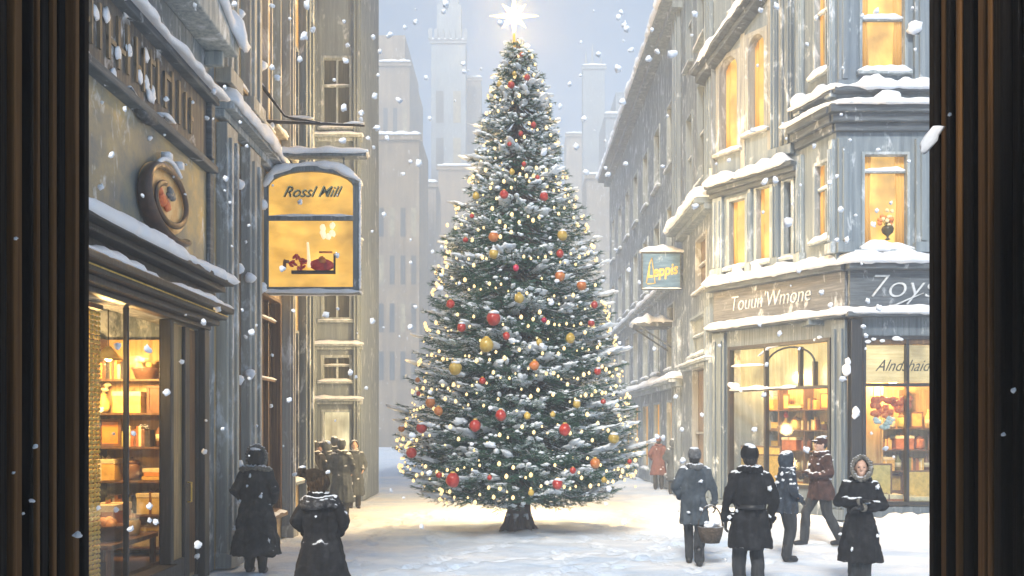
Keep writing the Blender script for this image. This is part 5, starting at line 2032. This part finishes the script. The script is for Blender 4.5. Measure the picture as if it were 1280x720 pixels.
def bun(T, fin, lnr, hc, k):
    m_ = MB()
    m_.ell(hc + Vector((.0, .03, .01)), (.13, .125, .125))
    m_.ell(hc + Vector((.03, .03, -.08)), (.10, .09, .07))
    remesh(fin(lnr(m_)), 'hair', .0085 * k, HAIRB, T, smooth_it=1, disp=fold(.014 * k, 26, 4))
    m_ = MB()
    m_.ell(hc + Vector((.02, .02, .07)), (.128, .132, .095)); m_.capsule(hc + Vector((.05, .02, .11)), .07, hc + Vector((.13, .02, .12)), .03)
    hat = remesh(fin(lnr(m_)), 'knitted_hat', .0085 * k, HATK, T, smooth_it=1, disp=fold(.010 * k, 26, 9))
    m_ = MB()
    for q in range(26):
        v = Vector((tr.gauss(0, 1), tr.gauss(0, 1), tr.gauss(0, 1))).normalized() * .04
        m_.blob(hc + Vector((.18, .02, .125)) + v, (.028,) * 3, q, .8, 3, sub=1)
    remesh(fin(lnr(m_)), 'bobble', .008 * k, HATK, hat, smooth_it=1)
    m_ = MB()
    m_.blob(hc + Vector((.18, .02, .19)), (.04, .035, .018), 4, .5)
    # lowered hood lying in folds over the shoulders
    for kk, (zz, r, ry) in enumerate(((1.44, .17, .13), (1.40, .2, .15), (1.36, .215, .16))):
        pts = [(r * math.cos(a), .02 + ry * math.sin(a), zz + .015 * math.sin(3 * a + kk)) for a in [R(-10 + 10 * j) for j in range(21)]]
        if kk == 0:
            fin(lnr(m_)).build('snow_on_bobble', SNOW, T, smooth=True, local=True)
            m_ = MB()
        m_.tube(pts, [.01 + .03 * math.sin(math.pi * j / 20) for j in range(21)], 8)
    m_.v = m_.v
    remesh(fin(lnr(m_)), 'lowered_hood', .010 * k, surf('black_fur_hood', (.03, .03, .033), (.2, .2, .21), (.01, .01, .012), scale=18, rough=.8, bump=.9, bscale=70, snowtop=.3), T, smooth_it=1, disp=fold(.01 * k, 20, 3))


person('person from behind in a brown bobble hat and black hooded coat', at(402, 9.3), 1.54, 184,
       coat=COATB, hem=.12, hem_w=.40, waist=.19, shoulder=.24, arms='pocket', head='none', extras=bun, seed=2, lean=-.03, leanx=.05,
       legs=((-.09, 0), (.09, .05)))


def basket(T, fin, lnr, hc, k):
    pass
pA = person('person in dark knee-length coat and thick scarf carrying the basket', at(868, 13.05), 1.73, 172,
       coat=COATMIST, hem=.62, hem_w=.22, waist=.16, arms='carry', head='hat', scarf=SCARFG, seed=3, legs=((-.06, .16), (.07, -.14)))
WIC = surf('dark_wicker', (.07, .05, .035), (.16, .13, .10), (.03, .02, .015), scale=40, rough=.8, bump=.8, snowtop=.4)
bk = at(888, 12.9)
hnd = Vector((bk[0], 12.9, .86))
BK = thing('shopping_basket', 'dark wicker shopping basket carried beside the person in the thick scarf', 'basket', (bk[0], 12.9, .32))
mb = MB()
mb.lathe((bk[0], 12.9, .32), [(.13, 0), (.17, .12), (.19, .24), (.175, .24), (.15, .1), (.11, .02)], 18)
mb.build('basket_body', WIC, BK, smooth=True)
mb = MB()
for s in (-.02, .02):
    mb.tube([(bk[0] + .18 * math.cos(a), 12.9 + s, .55 + .32 * math.sin(a)) for a in [R(15 * j) for j in range(13)]], .009, 5)
mb.build('handle', WIC, BK, smooth=True)
mb = MB()
for q in range(9): mb.blob((bk[0] + rr.uniform(-.1, .1), 12.9 + rr.uniform(-.1, .1), .56 + rr.uniform(0, .05)), (.05, .05, .035), q, .5)
mb.build('wrapped_goods', SNOW, BK, smooth=True)

person('person from behind in a black belted flared coat before the shop', at(937, 10.4), 1.83, 181,
       coat=COATB, hem=.60, hem_w=.255, waist=.165, shoulder=.225, arms='down', head='hat', belt=True, seed=4, hair=HAIRD, scarf=None, legs=((-.09, .06), (.1, -.04)))
person('person in a short navy jacket and dark trousers standing before the arched shop window', at(984, 13.4), 1.66, 100,
       coat=COATBL, hem=.78, hem_w=.2, waist=.175, arms='pocket', head='hood', seed=5, legs=((-.07, .03), (.07, -.03)))
person('person in maroon-brown coat and cap striding past the shop window', at(1026, 15.1), 1.86, 285,
       coat=COATBR, hem=.74, hem_w=.24, waist=.18, arms='front', head='cap', seed=6, legs=((-.06, -.28), (.08, .30)), headturn=0)
person('person facing us in black coat and fur-trimmed hood with folded arms', at(1075, 10.9), 1.67, -14,
       coat=COATB, hem=.40, hem_w=.28, waist=.135, shoulder=.21, arms='fold', head='furhood', fur=FUR, seed=7, lean=.12, leanx=-.0, headturn=-4,
       legs=((-.08, .02), (.06, -.02)), hair=HAIRD)
# the misty crowd at the left, by the lit doorway
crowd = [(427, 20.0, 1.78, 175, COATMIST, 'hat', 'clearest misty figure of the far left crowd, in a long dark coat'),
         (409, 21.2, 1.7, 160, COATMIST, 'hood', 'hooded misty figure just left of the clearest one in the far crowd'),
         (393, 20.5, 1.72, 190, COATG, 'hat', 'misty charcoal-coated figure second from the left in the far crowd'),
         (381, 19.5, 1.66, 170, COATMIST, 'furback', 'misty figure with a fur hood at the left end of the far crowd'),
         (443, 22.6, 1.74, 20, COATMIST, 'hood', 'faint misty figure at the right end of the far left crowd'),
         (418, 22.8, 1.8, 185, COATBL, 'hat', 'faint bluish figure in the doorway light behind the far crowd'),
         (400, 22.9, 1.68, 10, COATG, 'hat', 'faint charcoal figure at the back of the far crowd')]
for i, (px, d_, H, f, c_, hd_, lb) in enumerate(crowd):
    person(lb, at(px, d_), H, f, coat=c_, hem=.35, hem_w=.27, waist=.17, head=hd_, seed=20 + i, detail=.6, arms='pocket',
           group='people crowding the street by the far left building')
person('tiny red-coated figure in the mist right of the tree', at(823, 29), 1.75, 170, coat=REDW, hem=.5, hem_w=.27, head='hat', seed=31, detail=.55,
       group='people far off right of the tree')
person('tiny grey figure in the mist beside the terrace on the right', at(842, 27), 1.7, 150, coat=COATMIST, hem=.45, hem_w=.25, head='hood', seed=32, detail=.55,
       group='people far off right of the tree')
# =================================================================== goods in the shops
gr = random.Random(21)
PAL = {'orange': (.72, .30, .06), 'amber': (.72, .46, .12), 'gold': (.68, .5, .16), 'cream': (.78, .66, .42), 'red': (.5, .05, .03), 'brown': (.2, .1, .05),
       'olive': (.3, .27, .08), 'rust': (.42, .14, .05), 'teal': (.08, .2, .22), 'dark': (.05, .04, .035)}
def cm(n): return surf('goods_' + n, PAL[n], scale=9, rough=.45, bump=.15)
used = Counter()
made = []


def item(kind, col, c, s, F, where, shape=None):
    """c = base centre (on the shelf); F gives the directions"""
    u, n_ = F.u, F.n
    def q(a, b, z): return c + u * a + n_ * b + Vector((0, 0, z))
    t = thing(kind, '', kind.replace('_', ' '), c)
    M_ = cm(col)
    def bx(mb, a0, a1, b0, b1, z0, z1):
        mb.hexa([q(a0, b0, z0), q(a1, b0, z0), q(a1, b1, z0), q(a0, b1, z0), q(a0, b0, z1), q(a1, b0, z1), q(a1, b1, z1), q(a0, b1, z1)])
    if kind == 'gift_box':
        w, h = s * .5, s * .75
        mb = MB(); bx(mb, -w, w, -w * .7, w * .7, 0, h); mb.build('box', M_, t, bevel=.006)
        mb = MB(); bx(mb, -w - .008, w + .008, -w * .7 - .008, w * .7 + .008, h * .8, h + .006); mb.build('lid', cm('cream' if col != 'cream' else 'gold'), t, bevel=.006)
        mb = MB(); bx(mb, -.015, .015, -w * .7 - .012, w * .7 + .012, 0, h + .01)
        for sg in (-1, 1):
            mb.tube([q(0, 0, h), q(sg * .05, 0, h + .05), q(sg * .07, 0, h + .02), q(0, 0, h + .005)], .009, 5)
        mb.build('ribbon', cm(gr.choice(('rust', 'cream', 'brown'))), t)
    elif kind == 'book_stack':
        z = 0
        for k in range(gr.randint(3, 5)):
            h = gr.uniform(.035, .06); w = s * gr.uniform(.4, .55)
            mb = MB(); bx(mb, -w, w, -.09, .09, z + .002, z + h); mb.build('book', cm(gr.choice(('amber', 'gold', 'cream', 'brown', 'olive', 'rust', 'dark', 'orange'))), t, bevel=.004)
            z += h
    elif kind == 'row_of_books':
        x = -s * .5; 
        while x < s * .5:
            w = gr.uniform(.025, .05); h = s * gr.uniform(.5, .75)
            mb = MB(); bx(mb, x, x + w - .003, -.08, .08, 0, h); mb.build('book', cm(gr.choice(('amber', 'gold', 'cream', 'brown', 'olive', 'rust', 'dark', 'orange'))), t, bevel=.003)
            x += w
    elif kind == 'bottle':
        r = s * .18
        mb = MB(); mb.lathe(c, [(r, 0), (r, s * .55), (r * .4, s * .72), (r * .35, s * .95), (r * .1, s * .96)], 12); mb.build('bottle_body', M_, t, smooth=True)
        mb = MB(); mb.lathe(c + Vector((0, 0, s * .2)), [(r * 1.02, 0), (r * 1.02, s * .25)], 12); mb.build('paper_band', cm('cream'), t, smooth=True)
    elif kind == 'jar':
        r = s * .3
        mb = MB(); mb.lathe(c, [(r * .8, 0), (r, s * .1), (r, s * .5), (r * .8, s * .6)], 14); mb.build('jar_body', M_, t, smooth=True)
        mb = MB(); mb.lathe(c + Vector((0, 0, s * .6)), [(r * .85, 0), (r * .85, s * .1), (r * .2, s * .15), (r * .18, s * .22), (.002, s * .24)], 14); mb.build('jar_lid', cm('brown'), t, smooth=True)
    elif kind == 'picture_frame':
        w, h = s * .42, s
        mb = MB()
        for a in ((-w, w, 0, .04), (-w, w, h - .04, h), (-w, -w + .04, .04, h - .04), (w - .04, w, .04, h - .04)):
            bx(mb, a[0], a[1], -.015, .015, a[2], a[3])
        mb.build('frame', cm('brown'), t, bevel=.004)
        mb = MB(); bx(mb, -w + .04, w - .04, -.01, .005, .04, h - .04); mb.build('picture', M_, t)
    elif kind == 'basket':
        mb = MB(); mb.lathe(c, [(s * .3, 0), (s * .42, s * .35), (s * .45, s * .36), (s * .38, s * .3), (s * .25, .02)], 16); mb.build('basket_body', cm('brown'), t, smooth=True)
        mb = MB()
        for k in range(8): mb.blob(q(gr.uniform(-.25, .25) * s, gr.uniform(-.2, .2) * s, s * .36 + gr.uniform(0, .08) * s), (s * .11,) * 3, k, .3)
        mb.build('filling', M_, t, smooth=True)
    elif kind == 'vase':
        mb = MB(); mb.lathe(c, [(s * .12, 0), (s * .22, s * .15), (s * .25, s * .35), (s * .1, s * .6), (s * .12, s * .7)], 14); mb.build('vase_body', M_, t, smooth=True)
        mb = MB()
        for k in range(7):
            a = q(gr.uniform(-.2, .2) * s, gr.uniform(-.1, .1) * s, s * gr.uniform(.8, 1.05))
            mb.tube([c + Vector((0, 0, s * .65)), a], .006, 4); mb.blob(a, (s * .09, s * .09, s * .07), k, .6)
        mb.build('flowers', cm('red' if gr.random() < .6 else 'cream'), t, smooth=True)
    elif kind == 'table_lamp':
        mb = MB(); mb.lathe(c, [(s * .2, 0), (s * .2, .02), (.02, .04), (s * .1, s * .2), (.015, s * .45), (.012, s * .6)], 14); mb.build('lamp_base', M_, t, smooth=True)
        mb = MB(); mb.lathe(c + Vector((0, 0, s * .55)), [(s * .3, 0), (s * .18, s * .4), (s * .17, s * .4), (s * .28, 0)], 16)
        mb.build('lamp_shade', glow('lamp_shade_light', (1, .7, .35), 2.2), t, smooth=True)
    l = '%s %s %s' % (col, kind.replace('_', ' '), where) if kind not in ('book_stack', 'row_of_books') else '%s %s' % (kind.replace('_', ' '), where)
    made.append((t, l, c))
    return t


LABGROUPS = Counter()
def shelves(F, u0, u1, w_back, depth, zs, where, name_label, mat=BROWNW, dens=1.0, kinds=None, top=None):
    S = thing('shelf_unit', name_label, 'shelf', F.p((u0 + u1) / 2, .05, w_back))
    mb = MB(); F.box(mb, u0, u1, .05, (top or zs[-1] + .55), w_back, w_back + .03); mb.build('back_panel', surf('honey_wood', (.5, .32, .13), (.62, .42, .18), (.3, .18, .07), streak=(16, 16, 1), rough=.5, bump=.3), S)
    for z in zs:
        mb = MB(); F.box(mb, u0, u1, z - .03, z, w_back + .031, w_back + depth); mb.build('shelf', mat, S, bevel=.004)
    nu = max(1, int((u1 - u0) / .75))
    mb = MB()
    for k in range(nu + 1):
        u = u0 + (u1 - u0) * k / nu
        F.box(mb, u - .018, u + .018, .05, (top or zs[-1] + .55), w_back + .031, w_back + depth - .004)
    mb.build('uprights', mat, S, bevel=.004)
    kinds = kinds or ['gift_box', 'gift_box', 'book_stack', 'row_of_books', 'bottle', 'jar', 'picture_frame', 'basket', 'vase']
    nm = ['bottom', 'second', 'third', 'fourth', 'fifth', 'sixth']
    for iz, z in enumerate(zs):
        gap = ((zs[iz + 1] if iz + 1 < len(zs) else z + .55) - z) - .06
        u = u0 + .1
        while u < u1 - .12:
            kd = gr.choice(kinds)
            s = min(gap * .95, gr.uniform(.34, .5))
            wdt = {'bottle': .4, 'jar': .65, 'picture_frame': .85, 'vase': .6, 'row_of_books': 1.05}.get(kd, 1.05) * s
            if u + wdt > u1 - .04:
                break
            if gr.random() < dens:
                item(kd, gr.choice(['orange', 'amber', 'amber', 'gold', 'gold', 'cream', 'olive', 'rust', 'brown', 'brown', 'amber']),
                     F.p(u + wdt / 2, z + .002, w_back + depth * .5), s, F, 'on the %s shelf %s' % (nm[min(iz, 5)], where))
            u += wdt + gr.uniform(.02, .07)


# left shop: shelves on the end wall face us through the window
FE = Fac((-6.9, 12.05, 0), (1, 0, 0), (0, -1, 0))
shelves(FE, .35, 2.4, .04, .38, [.42, .85, 1.3, 1.75, 2.2, 2.65], 'behind the left shop window', 'honey wood shelves full of goods behind the left shop window', top=3.2)
# window ledge display nearer to the glass
T_ = thing('display_table', 'low brown display table just inside the left shop window', 'table', (-4.85, 10.6, .3))
mb = MB(); mb.box(-5.25, -4.5, 9.9, 11.2, .62, .68); mb.build('table_top', BROWNW, T_, bevel=.01)
for a in (-5.2, -4.55):
    for b in (9.95, 11.15):
        mb = MB(); mb.box(a - .03, a + .03, b - .03, b + .03, .3, .618); mb.build('leg', BROWNW, T_)
for k, (kd, c_, x, y, s) in enumerate((('basket', 'orange', -4.75, 10.35, .5), ('gift_box', 'rust', -5.0, 10.9, .5), ('jar', 'amber', -4.68, 10.85, .32), ('basket', 'olive', -5.05, 10.1, .42))):
    item(kd, c_, Vector((x, y, .682)), s, FL, 'on the display table in the left shop')
BC = thing('bead_curtain', 'golden knotted bead curtain hanging at the near edge of the left shop window', 'curtain', (-4.38, 9.3, .4))
for k in range(5):
    mb = MB()
    x_, y_ = -4.36 - .01 * (k % 2), 9.1 + .045 * k
    for j in range(56):
        mb.blob((x_, y_, .45 + j * .05), (.022, .022, .026), j, .3, sub=1)
    mb.build('bead_strand', GOLDP, BC, smooth=True)
mb = MB(); mb.box(-4.42, -4.34, 9.06, 9.34, 3.25, 3.3); mb.build('rail', BROWNW, BC)
# right shop, angled window
shelves(FA, .35, LA - .45, -1.5, .4, [.45, .95, 1.45, 1.95, 2.45], 'behind the arched shop window', 'tall shelves of books and gifts behind the arched shop window', top=3.0)
FB2 = Fac((7.3, 20.88, 0), (1, 0, 0), (0, -1, 0))
shelves(FB2, 1.1, 4.2, .02, .4, [.5, 1.0, 1.5, 2.0], 'behind the right front window', 'shelves of frames and boxes behind the right front window', top=2.9,
        kinds=['picture_frame', 'picture_frame', 'gift_box', 'book_stack', 'jar', 'bottle', 'row_of_books'])
# things standing right inside the front window
def instand(px, kd, c_, s, z=.06, y=19.65):
    item(kd, c_, Vector((px2(px, y), y, z)), s, FB, 'on the floor by the right front window')
for px, kd, c_, s in ((1088, 'picture_frame', 'gold', 1.15), (1106, 'gift_box', 'rust', .62), (1122, 'basket', 'amber', .75), (1141, 'gift_box', 'olive', .55), (1152, 'picture_frame', 'amber', 1.0)):
    instand(px, kd, c_, s)
for px, kd, c_, s in ((930, 'picture_frame', 'amber', 1.5), (948, 'picture_frame', 'cream', 1.3), (968, 'gift_box', 'teal', .8), (985, 'gift_box', 'brown', .7), (1008, 'basket', 'orange', .7), (1026, 'gift_box', 'gold', .6)):
    u = FA.ua(px)
    item(kd, c_, FA.p(u, .06, -.6), s, FA, 'on the floor inside the arched shop window')
# red flower garland in the front window
RG = thing('flower_garland', 'orange-red flower garland hanging in the right front window', 'garland', P(1110, 505, 19.35))
mb = MB()
for k in range(46):
    px = gr.uniform(1090, 1137); py = 497 + gr.uniform(0, 26) * (1 - abs(px - 1104) / 55)
    mb.blob(P(px, py, 19.35 + gr.uniform(-.05, .05)), (.075, .05, .065), k, .6)
mb.build('blooms', surf('flame_petals', (.72, .16, .05), (.85, .35, .1), (.45, .05, .02), scale=18), RG, smooth=True)
mb = MB()
for k in range(14):
    mb.blob(P(1103 + gr.uniform(-9, 14), 527 + gr.uniform(-6, 8), 19.33), (.06, .04, .05), k, .6)
mb.build('frosted_leaves', FROST, RG, smooth=True)
mb = MB(); mb.tube([P(1088, 496, 19.38), P(1112, 500, 19.38), P(1140, 496, 19.38)], .015, 5); mb.tube([P(1092, 496, 19.38), P(1092, 482, 19.38)], .008, 4); mb.tube([P(1136, 496, 19.38), P(1136, 482, 19.38)], .008, 4)
mb.build('cord', BROWNW, RG)
# shop lamps (lit), one light for each lamp
def pendant(loc, label, energy, drop=.5):
    t = thing('pendant_lamp', label, 'lamp', loc)
    x, y, z = loc
    mb = MB(); mb.lathe((x, y, z), [(.16, 0), (.05, .14), (.03, .16), (.02, .16), (.14, 0)], 18); mb.build('lamp_shade', GOLDP, t, smooth=True)
    mb = MB(); mb.blob((x, y, z + .02), (.045,) * 3, 0, 0); mb.build('bulb', glow('lamp_bulb', (1, .75, .4), 12), t, smooth=True)
    mb = MB(); mb.tube([(x, y, z + .16), (x, y, z + .16 + drop)], .008, 5); mb.build('flex', DARKP, t)
    l = bpy.data.lights.new('pendant_light', 'POINT')
    l.energy = energy; l.color = (1, .58, .21); l.shadow_soft_size = .1
    o = bpy.data.objects.new('pendant_light', l); COL.objects.link(o)
    o.parent = t; o.location = (0, 0, -.08)
pendant((-5.0, 10.9, 2.85), 'brass pendant lamp in the left shop near the shelves', 170)
pendant((-5.3, 8.6, 2.85), 'brass pendant lamp in the left shop farther from the shelves', 90)
q_ = FA.p(1.2, 3.5, -.7); pendant(tuple(q_), 'brass pendant lamp left of the two behind the arched window', 170)
q_ = FA.p(2.7, 3.5, -.7); pendant(tuple(q_), 'brass pendant lamp right of the two behind the arched window', 170)
pendant((8.6, 19.9, 3.1), 'brass pendant lamp behind the right front window', 230)
# single out the goods
from itertools import groupby
made.sort(key=lambda m: m[1])
for l, grp in groupby(made, key=lambda m: m[1]):
    grp = list(grp)
    if len(grp) == 1:
        grp[0][0]['label'] = l
    else:
        grp.sort(key=lambda m: m[2].x)
        nm = {2: ['left', 'right'], 3: ['leftmost', 'middle', 'rightmost']}.get(len(grp))
        for k, m in enumerate(grp):
            if nm:
                m[0]['label'] = '%s, the %s one' % (l, nm[k])
            else:
                m[0]['label'] = '%s, %s from the left' % (l, ['first', 'second', 'third', 'fourth', 'fifth', 'sixth', 'seventh', 'eighth'][min(k, 7)])
for m in made:
    m[0]['group'] = 'goods on show in the shop windows'

# =================================================================== falling snow
fr_ = random.Random(77)
FLK = snow_mat('snowflake', (.85, .88, .93), bump=.2)
meshes = []
for k in range(6):
    mb = MB()
    el = fr_.uniform(.6, 1.5)
    mb.blob((0, 0, 0), (.5, .42, .5 * el), k * 5, .7, 1.6, sub=2)
    if k % 2:
        mb.blob((.3, 0, .3), (.3, .25, .2), k * 5 + 2, .7, 1.6, sub=2)
    o = mb.build('snowflake', FLK, smooth=True); meshes.append(o.data); bpy.data.objects.remove(o)
N = 0
def flake(px, py, s_px, d, label='white snowflake drifting down through the air over the street', group='falling snowflakes', el=1.0):
    global N
    o = bpy.data.objects.new('snowflake', meshes[N % 6]); N += 1
    COL.objects.link(o)
    o.location = P(px, py, d)
    s = s_px * d / F_PX
    o.scale = (s, s, s * el)
    o.rotation_euler = (fr_.uniform(0, 6), fr_.uniform(0, 6), fr_.uniform(0, 6)) if el == 1 else (0, 0, 0)
    o['label'] = label; o['category'] = 'snowflake'
    if group: o['group'] = group
    return o
# those that stand out
big = flake(1164, 174, 27, 2.9, 'large soft white snowflake in front of the right fluted jamb, the biggest of all', None)
big.rotation_euler = (0, R(35), 0); big.scale = (big.scale[0] * .6, big.scale[0] * .5, big.scale[0] * 1.15)
for px, py, s in ((44, 558, 8), (17, 591, 5), (40, 626, 7), (29, 642, 5), (97, 669, 11), (20, 298, 5), (1187, 143, 6), (1267, 488, 9), (1254, 543, 6)):
    flake(px, py, s * .8, 2.3, 'small white snowflake in front of a dark fluted jamb', 'snowflakes before the dark jambs')
for px, py, s in ((208, 491, 13), (163, 394, 0), (247, 681, 12), (185, 436, 11), (147, 433, 12), (167, 542, 9), (145, 637, 8), (123, 635, 8), (187, 633, 9), (163, 661, 8),
                  (195, 653, 9), (227, 452, 8), (985, 278, 15), (1037, 228, 9), (1051, 262, 9), (840, 68, 12), (811, 73, 10), (815, 37, 7), (780, 31, 7), (773, 22, 10), (783, 36, 9),
                  (789, 62, 8), (772, 85, 12), (748, 68, 9), (778, 127, 10), (712, 105, 8), (726, 53, 5), (557, 5, 11), (519, 28, 8), (506, 34, 7), (487, 44, 9), (475, 64, 8), (468, 120, 9),
                  (499, 125, 8), (430, 134, 11), (418, 100, 6), (432, 76, 9), (375, 74, 10), (380, 45, 12), (384, 6, 10), (430, 27, 6), (340, 84, 10), (293, 5, 9), (533, 97, 8), (523, 204, 11),
                  (471, 160, 9), (484, 173, 8), (537, 148, 7), (428, 176, 9), (720, 183, 11), (760, 218, 8), (700, 133, 7), (868, 17, 10), (834, 145, 5)):
    if s: flake(px, py, s * .8, fr_.uniform(5, 9))
while N < 299:
    px, py = fr_.uniform(118, 1150), fr_.uniform(-10, 700)
    if 560 < px < 740 and 120 < py < 640 and fr_.random() < .7: continue
    if py > 620 and fr_.random() < .6: continue
    flake(px, py, fr_.choice((3, 4, 5, 6, 7, 8, 9)) * .85, fr_.uniform(5, 14))

# =================================================================== haze
HZ = bpy.data.materials.new('winter_haze'); HZ.use_nodes = True
hn = HZ.node_tree; hn.nodes.clear()
pv = mk(hn, 'ShaderNodeVolumePrincipled')
pv.inputs['Color'].default_value = (.80, .87, .95, 1)
pv.inputs['Density'].default_value = .0068
pv.inputs['Anisotropy'].default_value = .0
ho = mk(hn, 'ShaderNodeOutputMaterial'); hn.links.new(pv.outputs[0], ho.inputs['Volume'])
mb = MB(); mb.box(-151, 151, -61, 231, -1.2, 86)
hz = mb.build('haze', HZ); hz['kind'] = 'stuff'
hz['label'] = 'pale winter mist filling the whole street'
